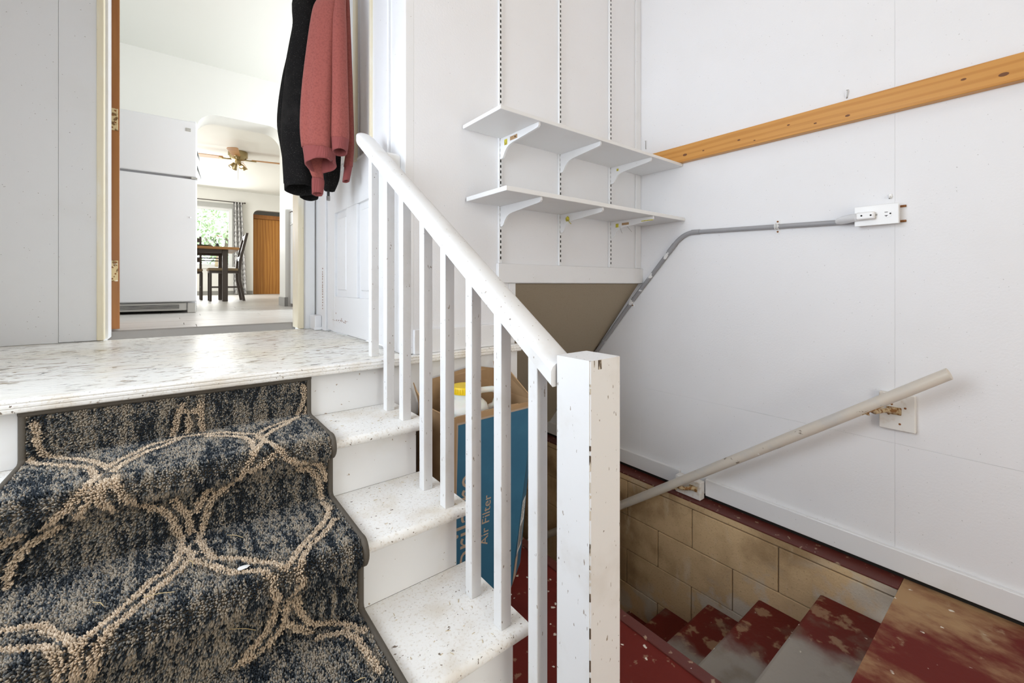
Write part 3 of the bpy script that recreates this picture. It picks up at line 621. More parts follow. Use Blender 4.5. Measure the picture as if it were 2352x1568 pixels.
bk = thing('jacket', 'black wool jacket hanging behind the rose sweatshirt', 'jacket', (.50, 2.18, 1.48))
loft('body', [(2.66, .600, 2.06, .020), (2.54, .530, 2.12, .042), (2.42, .470, 2.15, .052), (2.28, .465, 2.15, .049), (2.133, .452, 2.15, .058), (1.969, .444, 2.15, .065), (1.808, .440, 2.15, .070), (1.688, .442, 2.15, .067), (1.56, .446, 2.15, .064)], MT['black'], bk, .85, 3, .08, 6)
loft('hem', [(1.574, .446, 2.15, .0655), (1.56, .446, 2.15, .0645), (1.537, .447, 2.15, .062)], MT['black'], bk, .85, 3, .08, 6, top=False, thick=.006, dip=-.3)
loft('yoke', [(2.29, .465, 2.15, .0505), (2.275, .465, 2.15, .0515), (2.20, .458, 2.15, .056), (2.135, .4525, 2.15, .0595)], MT['black'], bk, .86, 3, .08, 6, top=False, thick=.003)
loft('sleeve', [(2.30, .450, 2.22, .020), (2.161, .428, 2.24, .024), (2.075, .415, 2.24, .027), (1.948, .402, 2.24, .030), (1.844, .398, 2.24, .030), (1.743, .408, 2.24, .026), (1.62, .425, 2.24, .024)], MT['black'], bk, 1.1, 2, .08, 7)
loft('sleeve', [(1.80, .500, 2.23, .040), (1.669, .501, 2.23, .044), (1.565, .502, 2.23, .044), (1.519, .504, 2.23, .038)], MT['black'], bk, .45, 4, .12, 8, dip=-.3)
loft('rolled_cuff', [(1.80, .560, 2.06, .036), (1.737, .560, 2.06, .040), (1.629, .558, 2.06, .039), (1.579, .557, 2.06, .034), (1.529, .551, 2.06, .022)], MT['black'], bk, .8, 5, .10, 9, thick=.008)
bm = bmesh.new(); box(bm, .540, .552, 2.058, 2.061, 1.488, 1.60, .001, 1); o = obj('strap', bm, MT['strap'], bk)
bm = bmesh.new(); box(bm, .5385, .5535, 2.055, 2.064, 1.484, 1.506, .002, 2); tube(bm, [(.546, 2.054, 1.496), (.546, 2.0525, 1.496)], .004, 10); obj('buckle', bm, MT['buckle'], o)

# shelves, brackets, standards
stdx = [(1.104, 1.119), (1.469, 1.4855), (1.852, 1.872)]
names = ['left of the three slotted shelf standards on the white wall', 'middle of the three slotted shelf standards on the white wall', 'right slotted shelf standard, nearest the wall corner']
for (a, b), lb in zip(stdx, names):
    t = thing('shelf_standard', 'white metal strip, ' + lb, 'shelf standard', ((a + b) / 2, YB, 1.193), 'slotted shelf standards')
    obj('strip', B(a, b, YB - .013, YB - .0005, 1.193, CZ - .015, .001, 1), MT['trim'], t)
    bm = bmesh.new(); z = 1.21; m_x = (a + b) / 2
    while z < CZ - .05: 
        box(bm, m_x - .0032, m_x + .0032, YB - .0135, YB - .0125, z, z + .0125); z += .0235
    o = obj('slots', bm, MT['dark'], t); o['kind'] = 'stuff'
SH = [(.918, 2.143, 1.2345, 1.7355, 1.7505, 'upper'), (.935, 2.143, 1.2225, 1.4405, 1.4590, 'lower')]
t = None
for (x0, x1, yf, z0, z1, nm) in SH:
    bm = bmesh.new(); box(bm, x0, x1, yf, YB - .014, z0, z1, .002, 2)
    if nm == 'upper':
        o = obj('wall_shelf', bm, MT['wall_smooth'], origin=(x0, YB, z0)); setp(o, 'upper white shelf board with a chipped left end on bracket supports', 'shelf', 'white wall shelves')
    else:
        o = obj('wall_shelf', bm, MT['wall_smooth'], origin=(x0, YB, z0)); setp(o, 'lower white shelf board above the header of the stair opening', 'shelf', 'white wall shelves')
def bracket_bm(x, yf, zt):
    L = []
    yb = YB - .014
    L = [(yb, zt), (yf, zt), (yf - .001, zt - .012), (yf + .006, zt - .019), (yf + .02, zt - .021), (yb - .085, zt - .036), (yb - .062, zt - .041), (yb - .045, zt - .050), (yb - .032, zt - .064), (yb - .022, zt - .081), (yb - .014, zt - .088), (yb, zt - .088)]
    bm = bmesh.new(); prism(bm, L, 'x', x - .0045, x + .0045)
    return bm
blab = {('upper', 0): 'white shelf bracket with yellow sticker and paper tag, under the left of the upper shelf', ('upper', 1): 'plain white bracket under the middle of the upper shelf', ('upper', 2): 'white bracket with one yellow dot under the right of the upper shelf',
        ('lower', 0): 'plain white bracket under the left of the lower shelf', ('lower', 1): 'white bracket with a yellow tape lump under the middle of the lower shelf', ('lower', 2): 'white bracket with yellow tag and loose wires under the right of the lower shelf'}
for (x0, x1, yf, z0, z1, nm) in SH:
    for i, (a, b) in enumerate(stdx):
        x = (a + b) / 2 + .002; zt = z0 - .0005
        t = thing('shelf_bracket', blab[(nm, i)], 'shelf bracket', (x, YB - .014, zt - .088), 'white shelf brackets')
        obj('arm', bracket_bm(x, yf + .008, zt), MT['trim'], t)
        xs = x - .0052; yb = YB - .014
        if (nm, i) == ('upper', 0):
            obj('sticker', B(xs - .0004, xs + .001, yb - .050, yb - .030, zt - .036, zt - .012), MT['sticker'], t)
            o = obj('paper_tag', B(xs - .0003, xs + .001, yb - .118, yb - .070, zt - .026, zt - .010), MT['card'], t); obj('tag_hole', B(xs - .0008, xs, yb - .108, yb - .102, zt - .021, zt - .015), MT['dark'], o)
        if (nm, i) == ('upper', 2): obj('sticker', B(xs - .0004, xs + .001, yb - .052, yb - .040, zt - .026, zt - .014), MT['sticker'], t)
        if (nm, i) == ('lower', 1):
            bm = bmesh.new(); bmesh.ops.create_icosphere(bm, subdivisions=2, radius=.011); rr = random.Random(4)
            shape_xf(bm, lambda c: (xs - .002 + c.x * .7, yb - .052 + c.y * rr.uniform(.8, 1.4), zt - .026 + c.z * rr.uniform(.8, 1.3)))
            tube(bm, [(xs - .002, yb - .058, zt - .034), (xs - .003, yb - .066, zt - .045), (xs - .003, yb - .076, zt - .052)], .0016, 6); obj('sticker', bm, MT['sticker'], t)
        if (nm, i) == ('lower', 2):
            obj('sticker', B(xs - .0006, xs + .001, yb - .052, yb - .034, zt - .034, zt - .014), MT['sticker'], t)
            obj('paper_tag', B(xs - .0004, xs + .001, yb - .118, yb - .074, zt - .026, zt - .014), MT['card'], t)
            obj('sticker', B(xs - .0008, xs + .004, yf + .01, yf + .075, zt - .0200, zt - .0160), MT['sticker'], t)
            bm = bmesh.new(); tube(bm, [(xs - .001, yb - .06, zt - .03), (xs - .012, yb - .085, zt - .07)], .0007, 5); tube(bm, [(xs - .001, yb - .10, zt - .026), (xs + .03, yb - .115, zt - .062)], .0007, 5); obj('wire', bm, MT['steel'], t)

# pine board on the right wall
pb = thing('pine_board', 'varnished knotty pine board fixed along the white right wall', 'board', (2.13, 0, 1.751))
obj('plank', B(2.111, 2.1445, -1.70, 1.44, 1.7513, 1.8385, .002, 1), MT['pine'], pb)
for (y, z, s) in [(1.205, 1.785, .010), (1.105, 1.783, .005), (.93, 1.79, .006), (.72, 1.80, .005), (.62, 1.778, .005), (.51, 1.776, .007), (.19, 1.80, .006), (.10, 1.782, .010), (.86, 1.77, .004)]:
    bm = bmesh.new(); lathe(bm, [(.0005, -.0006), (s * .8, -.0006), (s, .001)], (2.1112, y, z), 12, 'x'); shape_xf(bm, lambda c: (c.x, y + (c.y - y) * 1.4, z + (c.z - z) * .75)); obj('knot', bm, MT['knot'], pb)
for (y, z, lb, L_) in [(.522, 1.856, 'bent steel nail in the wall above the middle of the pine board', .03), (1.468, 1.885, 'long steel nail in the wall corner above the upper shelf', .045)]:
    bm = bmesh.new(); tube(bm, [(2.148, y, z), (2.140, y - .003, z + .006), (2.134, y - .006, z + L_)], .0017, 7); tube(bm, [(2.134, y - .006, z + L_), (2.1338, y - .0062, z + L_ + .0015)], .0042, 8)
    o = obj('nail', bm, MT['steel'], origin=(2.145, y, z)); setp(o, lb, 'nail', 'nails in the white wall')

# conduit and outlet
cn = thing('conduit', 'grey electrical conduit with white paint smears bending down the right wall', 'conduit', (2.13, .52, 1.35))
cx0 = 2.1325; r0 = .0108
bm = bmesh.new(); tube(bm, [(cx0, .49, 1.3525), (cx0, .80, 1.3625), (cx0, 1.165, 1.3745)], r0, 16); obj('pipe', bm, MT['conduit_clean'], cn, smooth=True, auto=50)
bend = []
p0, p1, p2 = Vector((cx0, 1.165, 1.3745)), Vector((cx0, 1.232, 1.376)), Vector((cx0, 1.292, 1.300))
for k in range(9): s = k / 8; bend.append(p0 * (1 - s) ** 2 + p1 * 2 * s * (1 - s) + p2 * s * s)
bm = bmesh.new(); tube(bm, bend, r0 + .0008, 16); obj('elbow', bm, MT['conduit_clean'], cn, smooth=True, auto=50)
bm = bmesh.new(); tube(bm, [p2, Vector((cx0, 1.53, 1.029)), Vector((cx0, 1.85, .640)), Vector((cx0, 2.2, .21))], r0, 16); obj('pipe', bm, MT['conduit'], cn, smooth=True, auto=50)
for a, b in (((1.135, 1.3735), (1.178, 1.3748)), ((1.276, 1.318), (1.312, 1.278))):
    bm = bmesh.new(); tube(bm, [(cx0, *a), (cx0, *b)], r0 + .0022, 16); obj('coupling', bm, MT['conduit_clean'], cn, smooth=True, auto=50)
for (y, z, v) in [(.773, 1.3616, 1), (1.555, .998, 0)]:
    bm = bmesh.new()
    arc = [(cx0 - (r0 + .002) * math.cos(R_(a)), y, z + (r0 + .002) * math.sin(R_(a))) for a in range(-95, 96, 19)]
    for dy in (-.006, .0, .006): tube(bm, [(p[0], p[1] + dy, p[2]) for p in arc], .0022, 6)
    box(bm, 2.1415, 2.1449, y - .008, y + .008, z + r0, z + r0 + .02); box(bm, 2.1415, 2.1449, y - .008, y + .008, z - r0 - .02, z - r0)
    o = obj('clip', bm, MT['plastic'], cn, smooth=True, auto=40)
    for s in (1, -1): obj('screw', lathe(bmesh.new(), [(.0005, -.0035), (.004, -.0025), (.004, 0)], (2.1415, y, z + s * (r0 + .012)), 10, 'x'), MT['rust'], o)
ob = thing('outlet_box', 'white surface mounted outlet box on the right wall with a plug in it', 'outlet', (2.145, .42, 1.325))
obj('box', B(2.104, 2.1449, .357, .483, 1.330, 1.401, .004), MT['plastic'], ob)
fp = obj('face_plate', B(2.1005, 2.1042, .354, .486, 1.327, 1.404, .002), MT['plastic'], ob)
def recept(y, z):
    bm = bmesh.new(); pts = [(.0148 * math.copysign(min(1, abs(math.cos(a)) * 1.0), math.cos(a)), .0165 * max(-.82, min(.82, math.sin(a)))) for a in [2 * math.pi * k / 32 for k in range(32)]]
    prism(bm, [(y + q_, z + p_) for p_, q_ in pts], 'x', 2.0988, 2.1008); o = obj('receptacle', bm, MT['plastic'], ob)
    bm = bmesh.new(); box(bm, 2.0982, 2.0990, y - .003, y + .006, z + .0055, z + .0075); box(bm, 2.0982, 2.0990, y - .003, y + .006, z - .0075, z - .0055); box(bm, 2.0982, 2.0990, y + .0005, y + .0025, z - .0105, z - .0055); lathe(bm, [(.0003, -.0005), (.0028, -.0005), (.0028, .0005)], (2.0987, y - .0105, z), 10, 'x')
    obj('slot', bm, MT['dark'], o)
recept(.388, 1.366); recept(.448, 1.3655)
bm = bmesh.new(); lathe(bm, [(.0003, -.001), (.003, -.0006), (.003, .001)], (2.1005, .418, 1.3657), 10, 'x'); obj('screw', bm, MT['steel'], ob)
for z in (1.338, 1.394):
    bm = bmesh.new(); box(bm, 2.140, 2.1449, .340, .358, z - .004, z + .004, .001, 1); lathe(bm, [(.0003, -.002), (.0035, -.001), (.0035, .001)], (2.140, .346, z), 10, 'x'); obj('mounting_tab', bm, MT['rust'], ob)
pg = thing('plug', 'white angled plug with a clear plastic sleeve in the outlet', 'plug', (2.085, .45, 1.352))
obj('plug_body', B(2.074, 2.0978, .420, .476, 1.350, 1.378, .005, 3), MT['plastic'], pg)
for (y, z) in ((.458, 1.3645), (.430, 1.3635)): obj('plug_hole', lathe(bmesh.new(), [(.0003, -.0005), (.0032, -.0005), (.0032, .0005)], (2.0738, y, z), 10, 'x'), MT['dark'], pg)
bm = bmesh.new(); tube(bm, [(2.088, .470, 1.3625), (2.090, .482, 1.362), (2.095, .500, 1.360), (2.102, .525, 1.357), (2.108, .542, 1.355), (2.111, .550, 1.354)], [.0135, .0155, .0165, .0160, .012, .004], 18); obj('sleeve', bm, MT['clear'], pg, smooth=True)
ah = thing('adhesive_hook', 'small white adhesive hook on the wall above the outlet', 'hook', (2.143, .386, 1.425))
bm = bmesh.new(); box(bm, 2.139, 2.1449, .380, .392, 1.428, 1.446, .003, 2); obj('plate', bm, MT['plastic'], ah)
bm = bmesh.new(); tube(bm, [(2.139, .386, 1.436), (2.132, .386, 1.428), (2.129, .386, 1.430), (2.128, .386, 1.437)], .0028, 8); obj('hook', bm, MT['plastic'], ah, smooth=True)

# basement handrail pole
hp = thing('basement_handrail', 'scuffed grey white round pole handrail descending along the right wall', 'handrail', (2.0, .2, 0))
PX = 2.0; sl = -.735
def pz(y): return .806 + (y - .212) * sl
bm = bmesh.new(); tube(bm, [(PX, y, pz(y)) for y in (.212, .6, 1.2, 1.8, 2.4)], .0215, 24)
for v in bm.verts:      # the upper end is sawn off square to the floor line
    if v.co.y < .26: v.co.y += (v.co.z - pz(.212)) * -.25
obj('pole', bm, MT['pole'], hp, smooth=True, auto=40)
def hr_bracket(y, zc, xw):
    zp = pz(y) - .0215
    bm = bmesh.new(); tube(bm, [(xw + .001, y - .035, zc), (xw - .012, y - .030, zc + .002), (xw - .045, y - .012, zc + .004), (PX + .01, y, zp - .010), (PX, y + .004, zp + .001)], [.013, .010, .0085, .008, .008], 10)
    box(bm, xw - .004, xw + .0005, y - .055, y - .012, zc - .014, zc + .014, .003, 2)
    box(bm, PX - .012, PX + .012, y - .028, y + .032, zp - .003, zp + .001)
    for v in bm.verts:
        if abs(v.co.x - PX) <= .0125 and v.co.z < zp + .002 and v.co.z > zp - .0035: v.co.z += (v.co.y - y) * sl
    o = obj('bracket', bm, MT['rusty'], hp, smooth=True, auto=40)
    tube_ = bmesh.new(); tube(tube_, [(PX - .004, y + .024, zp - .018), (PX + .002, y + .016, zp - .022), (PX + .008, y + .020, zp - .014), (PX, y + .028, zp - .012)], .004, 8); obj('loop', tube_, MT['rusty'], o, smooth=True)
bm = bmesh.new(); box(bm, 2.122, 2.1448, .312, .416, .552, .690, .003, 1); o = obj('mounting_block', bm, MT['block_wood'], hp)
for (y, z) in [(.387, .610), (.355, .578), (.378, .648), (.34, .64)]: obj('screw', lathe(bmesh.new(), [(.0003, -.0015), (.0035, -.001), (.0042, .001)], (2.122, y, z), 10, 'x'), MT['rust'], o)
bm = bmesh.new(); box(bm, 2.082, 2.1248, 1.106, 1.243, .002, .092, .003, 1); obj('mounting_block', bm, MT['block_wood'], hp)
hr_bracket(.405, .625, 2.122); hr_bracket(1.175, .055, 2.082)

# cardboard box with jug
BL, BM_, BR, BBR, BBL = (.706, 1.225), (.948, 1.212), (1.062, 1.300), (1.062, 1.480), (.706, 1.480)
HT = .655
TLp, TRp, TRb, TLb = (.716, 1.222), (1.078, 1.232), (1.080, 1.482), (.716, 1.482)
cb = thing('cardboard_box', 'open kraft cardboard box with blue printed front standing on the red floor', 'box', (.89, 1.35, 0))
bm = bmesh.new()
b = [bm.verts.new((x, y, .0015)) for x, y in (BL, BM_, BR, BBR, BBL)]; tp = [bm.verts.new((x, y, HT)) for x, y in (TLp, TRp, TRb, TLb)]
for f_ in ([b[0], b[1], tp[1], tp[0]], [b[1], b[2], tp[1]], [b[2], b[3], tp[2], tp[1]], [b[3], b[4], tp[3], tp[2]], [b[4], b[0], tp[0], tp[3]], [b[4], b[3], b[2], b[1], b[0]]): bm.faces.new(f_)
o = obj('body', bm, MT['card'], cb); md = o.modifiers.new('thickness', 'SOLIDIFY'); md.thickness = .004; md.offset = -1
obj('inner_tray', B(.735, 1.04, 1.245, 1.465, .31, .34), MT['card'], cb)
def front(a, bb, e=.0012):
    lo = Vector((*BL, .0015)).lerp(Vector((*BM_, .0015)), a); hi = Vector((*TLp, HT)).lerp(Vector((*TRp, HT)), a); p = lo.lerp(hi, bb); return (p.x, p.y - e, p.z)
def grid_quad(fn, a0, a1, b0, b1, n=8):
    bm = bmesh.new(); g = [[bm.verts.new(fn(a0 + (a1 - a0) * i / n, b0 + (b1 - b0) * j / n)) for j in range(n + 1)] for i in range(n + 1)]
    for i in range(n):
        for j in range(n): bm.faces.new((g[i][j], g[i + 1][j], g[i + 1][j + 1], g[i][j + 1]))
    return bm
obj('border_print', grid_quad(lambda a, b_: front(a, b_, .0007), .035, .999, .004, .975), MT['print_tan'], cb)
pf = obj('printed_panel', grid_quad(front, .050, .999, .004, .965), MT['blue'], cb)
def letters(s, size, a0, b0):
    me = text_mesh(s, size); W = .30; H = HT
    for v in me.vertices:
        x, y, z = v.co; p = front(a0 - y / W, b0 + x / H, .0016); v.co = (p[0], p[1] - z, p[2])
    obj('lettering', me, MT['print_tan'], pf)
letters('Air Filter', .046, .505, .298); letters('aprilaire', .108, .275, .165)
BMv, BRv, TRv = Vector((*BM_, .0015)), Vector((*BR, .0015)), Vector((*TRp, HT))
nrm = (BRv - BMv).cross(TRv - BMv).normalized(); nrm = nrm if nrm.y < 0 else -nrm
def side(s, t, e=.0012): return tuple(BMv + (TRv - BMv) * t + (BRv - BMv) * s * (1 - t) + nrm * e)
ps = obj('printed_panel', grid_quad(lambda a, b_: side(a, b_), .0, .98, .01, .97), MT['blue'], cb)
lb = obj('shipping_label', grid_quad(lambda a, b_: side(a, b_, .0018), .18, .80, .15, .44), MT['paper'], ps)
obj('tan_strip', grid_quad(lambda a, b_: side(a, b_, .0018), .06, .42, .012, .145), MT['print_tan'], ps)
bm = bmesh.new(); rr = random.Random(5); s = .24
while s < .74:
    wd = rr.uniform(.008, .028); vv = [bm.verts.new(side(a, t, .0024)) for a, t in ((s, .17), (min(s + wd, .75), .17), (min(s + wd, .75), .30), (s, .30))]; bm.faces.new(vv); s += wd + rr.uniform(.012, .03)
for k in range(6):
    t_ = .33 + k * .017; vv = [bm.verts.new(side(a, t, .0024)) for a, t in ((.25, t_), (rr.uniform(.5, .74), t_), (rr.uniform(.5, .74), t_ + .006), (.25, t_ + .006))]; bm.faces.new(vv)
# label print keeps to the label; it is a sub-part of the panel like the label itself
obj('label_print', bm, MT['ink'], ps)['kind'] = 'stuff'
def flap(pts, th=.004):
    bm = bmesh.new(); bm.faces.new([bm.verts.new(p) for p in pts]); o = obj('flap', bm, MT['card'], cb); md = o.modifiers.new('thickness', 'SOLIDIFY'); md.thickness = th; md.offset = 0; return o
flap([(.722, 1.482, .655), (1.076, 1.482, .655), (1.06, 1.470, .745), (.96, 1.478, .765), (.75, 1.474, .735)])           # back flap
flap([(1.079, 1.236, .655), (1.081, 1.478, .655), (1.055, 1.470, .775), (1.045, 1.36, .765)])                               # right flap
flap([(.716, 1.230, .655), (.716, 1.478, .655), (.690, 1.470, .735), (.668, 1.40, .725), (.660, 1.31, .690)])             # left flap, leaning out
flap([(.722, 1.228, .6555), (1.0, 1.2325, .6555), (.98, 1.250, .652), (.742, 1.247, .652)])
# jug
jg = thing('detergent_jug', 'white plastic jug with yellow cap standing inside the cardboard box', 'jug', (.86, 1.35, .34))
bm = bmesh.new(); lathe(bm, [(.001, .361), (.085, .361), (.092, .370), (.092, .60), (.090, .655), (.083, .680), (.068, .694), (.052, .700), (.047, .704), (.047, .722), (.001, .722)], (.835, 1.345, 0), 32)
shape_xf(bm, lambda c: (.835 + (c.x - .835) * 1.0 + (max(0, .70 - c.z) ** .0 * 0), c.y, c.z)); bmesh.ops.translate(bm, vec=(0, 0, -.02), verts=bm.verts[:]); obj('bottle', bm, MT['jug'], jg, smooth=True, auto=50)
bm = bmesh.new(); lathe(bm, [(.001, .7225), (.050, .7225), (.051, .728), (.051, .744), (.048, .748), (.001, .749)], (.835, 1.345, 0), 32); bmesh.ops.translate(bm, vec=(0, 0, -.02), verts=bm.verts[:]); o = obj('cap', bm, MT['yellow'], jg, smooth=True, auto=50)
bm = bmesh.new()
for k in range(36):
    a = 2 * math.pi * k / 36; box(bm, .835 + .0515 * math.cos(a) - .001, .835 + .0515 * math.cos(a) + .001, 1.345 + .0515 * math.sin(a) - .001, 1.345 + .0515 * math.sin(a) + .001, .727, .743)
bmesh.ops.translate(bm, vec=(0, 0, -.02), verts=bm.verts[:]); obj('cap_ribs', bm, MT['yellow'], o)['kind'] = 'stuff'
bm = bmesh.new(); tube(bm, [(.875, 1.34, .715), (.905, 1.335, .722), (.945, 1.325, .722), (.965, 1.32, .712), (.968, 1.32, .690), (.955, 1.325, .660), (.92, 1.335, .645)], [.011, .0115, .0115, .0125, .0125, .0125, .014], 12); bmesh.ops.translate(bm, vec=(0, 0, -.02), verts=bm.verts[:]); obj('handle', bm, MT['jug'], jg, smooth=True)

# grime and straw on treads and carpet
bm = bmesh.new(); rr = random.Random(11)
for k in range(60):
    i = rr.randint(1, 3); x = rr.uniform(.345, .61) ; y = rr.uniform(RY[i] - .01, RY[i - 1] - .02); a = rr.uniform(0, 3.14); L_ = rr.uniform(.003, .011); z = TZ[i] + .0011
    tube(bm, [(x, y, z), (x + L_ * math.cos(a), y + L_ * math.sin(a), z + .0003)], .0006, 4)
o = obj('straw_bits', bm, MT['straw'], origin=(.48, 1.0, .34)); setp(o, 'tiny dry straw bits scattered over the white treads', 'debris', kind='stuff')
bm = bmesh.new()
for (x, s_, a, L_) in [(.09, .64, .9, .045), (.02, .70, 1.4, .03), (-.05, .78, .4, .05), (.18, .90, .6, .03), (.21, 1.20, .3, .03), (.12, 1.27, 1.0, .03), (.26, 1.22, .2, .02), (-.12, .74, 1.0, .03), (.08, .95, .5, .05)]:
    y = float(np.interp(s_, CS, CP[:, 0])); z = float(np.interp(s_, CS, CP[:, 1])); y2 = float(np.interp(s_ + L_ * math.sin(a), CS, CP[:, 0])); z2 = float(np.interp(s_ + L_ * math.sin(a), CS, CP[:, 1]))
    ny = -.010 if abs(z2 - z) > abs(y2 - y) else 0; nz = .0105 if not ny else 0
    tube(bm, [(x, y + ny, z + nz), (x + L_ * math.cos(a) * .5 + .003, (y + y2) / 2 + ny, (z + z2) / 2 + nz + .001), (x + L_ * math.cos(a), y2 + ny, z2 + nz)], .0007, 5)
o = obj('straw_bits', bm, MT['straw'], origin=(0, .9, .5)); setp(o, 'loose yellow straws lying on the carpet runner', 'debris', kind='stuff')
bm = bmesh.new(); bmesh.ops.create_icosphere(bm, subdivisions=2, radius=.01); rr = random.Random(2)
yc = float(np.interp(.795, CS, CP[:, 0])); shape_xf(bm, lambda c: (.106 + c.x * rr.uniform(.7, 1.3), yc + c.y * rr.uniform(.4, .8), TZ[2] + .0225 + c.z * .25))
o = obj('paint_chip', bm, MT['fluff'], origin=(.106, yc, TZ[2] + .02)); setp(o, 'white paint chip lying on the middle carpet step', 'chip')

# ceiling lamp of the entry (above the frame)
cl = thing('ceiling_lamp', 'round glowing globe lamp on the entry ceiling', 'lamp', (.95, .30, CZ))
bm = bmesh.new(); lathe(bm, [(.001, CZ - .0005), (.085, CZ - .0005), (.085, CZ - .02), (.06, CZ - .04), (.001, CZ - .04)], (.95, .30, 0), 24); obj('base', bm, MT['brass'], cl, smooth=True, auto=40)
bm = bmesh.new(); bmesh.ops.create_uvsphere(bm, u_segments=20, v_segments=12, radius=.085); bmesh.ops.translate(bm, vec=(.95, .30, CZ - .118), verts=bm.verts[:]); obj('globe', bm, MT['globe'], cl, smooth=True)

# ================================================================== KITCHEN AND DINING ROOM
KC = KZ + 2.42
AY0, AY1 = 5.20, 5.52          # wall with the rounded opening
FY = 11.8                      # far wall
fl = struct('floor_kitchen', B(-2.5, 3.0, 3.02, FY + .1, .70, KZ - .006), MT['kjoint'])
rr = random.Random(21); j = 0; y = 3.021
pw = .182
pm = {}
while y < 8.2:
    x = -.95 - rr.uniform(0, 1.1)
    while x < 2.1:
        x0, x1 = max(x, -1.0), min(x + 1.22, 2.1)
        if x1 - x0 > .05:
            obj('plank', B(x0 + .0012, x1 - .0012, y + .0012, y + pw - .0012, KZ - .0065, KZ + rr.uniform(-.0004, .0004), .0008, 1), MT['kfloor'], fl)
        x += 1.22
    y += pw
obj('plank_field', B(-2.5, 3.0, y + .001, FY, KZ - .0065, KZ), MT['kfloor'], fl)
obj('plank_field', B(-2.5, -1.001, 3.021, y, KZ - .0065, KZ), MT['kfloor'], fl)
obj('plank_field', B(2.101, 3.0, 3.021, y, KZ - .0065, KZ), MT['kfloor'], fl)
struct('ceiling_kitchen', B(-2.6, 3.1, 2.955, FY + .1, KC, KC + .1), MT['kceil'])
# opening wall with rounded top corners
bm = bmesh.new(); ax0, ax1, at, ar = .150, .930, 2.80, .17
pts = [(ax0, KZ - .004)] + [(ax0, at - ar)] + [(ax0 + ar - ar * math.cos(R_(a)), at - ar + ar * math.sin(R_(a))) for a in range(10, 91, 10)] + [(ax1 - ar + ar * math.sin(R_(a)), at - ar + ar * math.cos(R_(a))) for a in range(0, 90, 10)] + [(ax1, at - ar), (ax1, KZ - .004), (3.0, KZ - .004), (3.0, KC), (-2.5, KC), (-2.5, KZ - .004)]
prism(bm, pts, 'y', AY0, AY1); struct('wall_kitchen_back', bm, MT['kwall'], smooth=True, auto=35)
bm = bmesh.new(); box(bm, .921, .9297, AY0 - .008, AY1 + .008, KZ, KZ + .10, .002, 1); box(bm, .9297, .955, AY0 - .0085, AY0 - .0005, KZ, KZ + .10)
struct('baseboard_kitchen', bm, MT['greybase'])
struct('wall_kitchen_left', B(-1.1, -1.0, 2.955, AY0, KZ - .004, KC), MT['kwall'])
bm = bmesh.new(); box(bm, 3.0, 3.1, 2.8, 3.3, .8, KC); box(bm, 3.0, 3.1, 4.6, AY0, .8, KC); box(bm, 3.0, 3.1, 3.3, 4.6, .8, 1.6); box(bm, 3.0, 3.1, 3.3, 4.6, 2.75, KC); box(bm, 3.0, 3.1, AY0, FY, .8, KC)
struct('wall_kitchen_right', bm, MT['kwall'])
bm = bmesh.new(); box(bm, -2.6, -2.5, AY0, 7.4, .8, KC); box(bm, -2.6, -2.5, 9.8, FY, .8, KC); box(bm, -2.6, -2.5, 7.4, 9.8, .8, 1.5); box(bm, -2.6, -2.5, 7.4, 9.8, 2.9, KC)
struct('wall_dining_left', bm, MT['kwall'])
# far wall with window and arched niche
WX0, WX1, WZ0, WZ1 = -.95, 1.00, 1.50, 2.86
bm = bmesh.new(); nx0, nx1, ntop, nr = 1.425, 2.30, 2.885, .13
def wallbox(a, b, c, d): box(bm, a, b, FY, FY + .12, c, d)
wallbox(-2.6, WX0, KZ - .004, KC); wallbox(WX0, WX1, KZ - .004, WZ0); wallbox(WX0, WX1, WZ1, KC)
pts = [(nx0, KZ - .004), (nx0, ntop - nr)] + [(nx0 + nr - nr * math.cos(R_(a)), ntop - nr + nr * math.sin(R_(a))) for a in range(10, 91, 10)] + [(nx1 - nr + nr * math.sin(R_(a)), ntop - nr + nr * math.cos(R_(a))) for a in range(0, 91, 10)] + [(nx1, KZ - .004), (3.1, KZ - .004), (3.1, KC), (WX1, KC), (WX1, KZ - .004)]
prism(bm, pts, 'y', FY, FY + .12); struct('wall_far', bm, MT['kwall'])
bm = bmesh.new(); box(bm, WX1 - 3.5, nx0 - .01, FY - .012, FY - .0005, KZ, KZ + .09); struct('baseboard_far', bm, MT['greybase'])
bm = bmesh.new(); box(bm, 1.2, 2.6, FY + .12, FY + .9, KZ - .1, KZ); box(bm, 1.2, 1.35, FY + .12, FY + .9, KZ, KC); box(bm, 2.45, 2.6, FY + .12, FY + .9, KZ, KC); box(bm, 1.2, 2.6, FY + .12, FY + .9, 3.0, 3.1); box(bm, 1.2, 2.6, FY + .6, FY + .9, KZ, KC); struct('wall_niche', bm, MT['kwall'])
d3 = thing('door_3', 'golden oak veneer door in the far arched doorway', 'door', (1.9, FY + .3, KZ), kind='structure')
obj('slab', B(1.36, 2.44, FY + .24, FY + .28, KZ + .003, 2.70), MT['door_oak'], d3)
obj('door_header', B(1.355, 2.445, FY + .20, FY + .29, 2.705, 2.80), MT['door_orange'], d3)
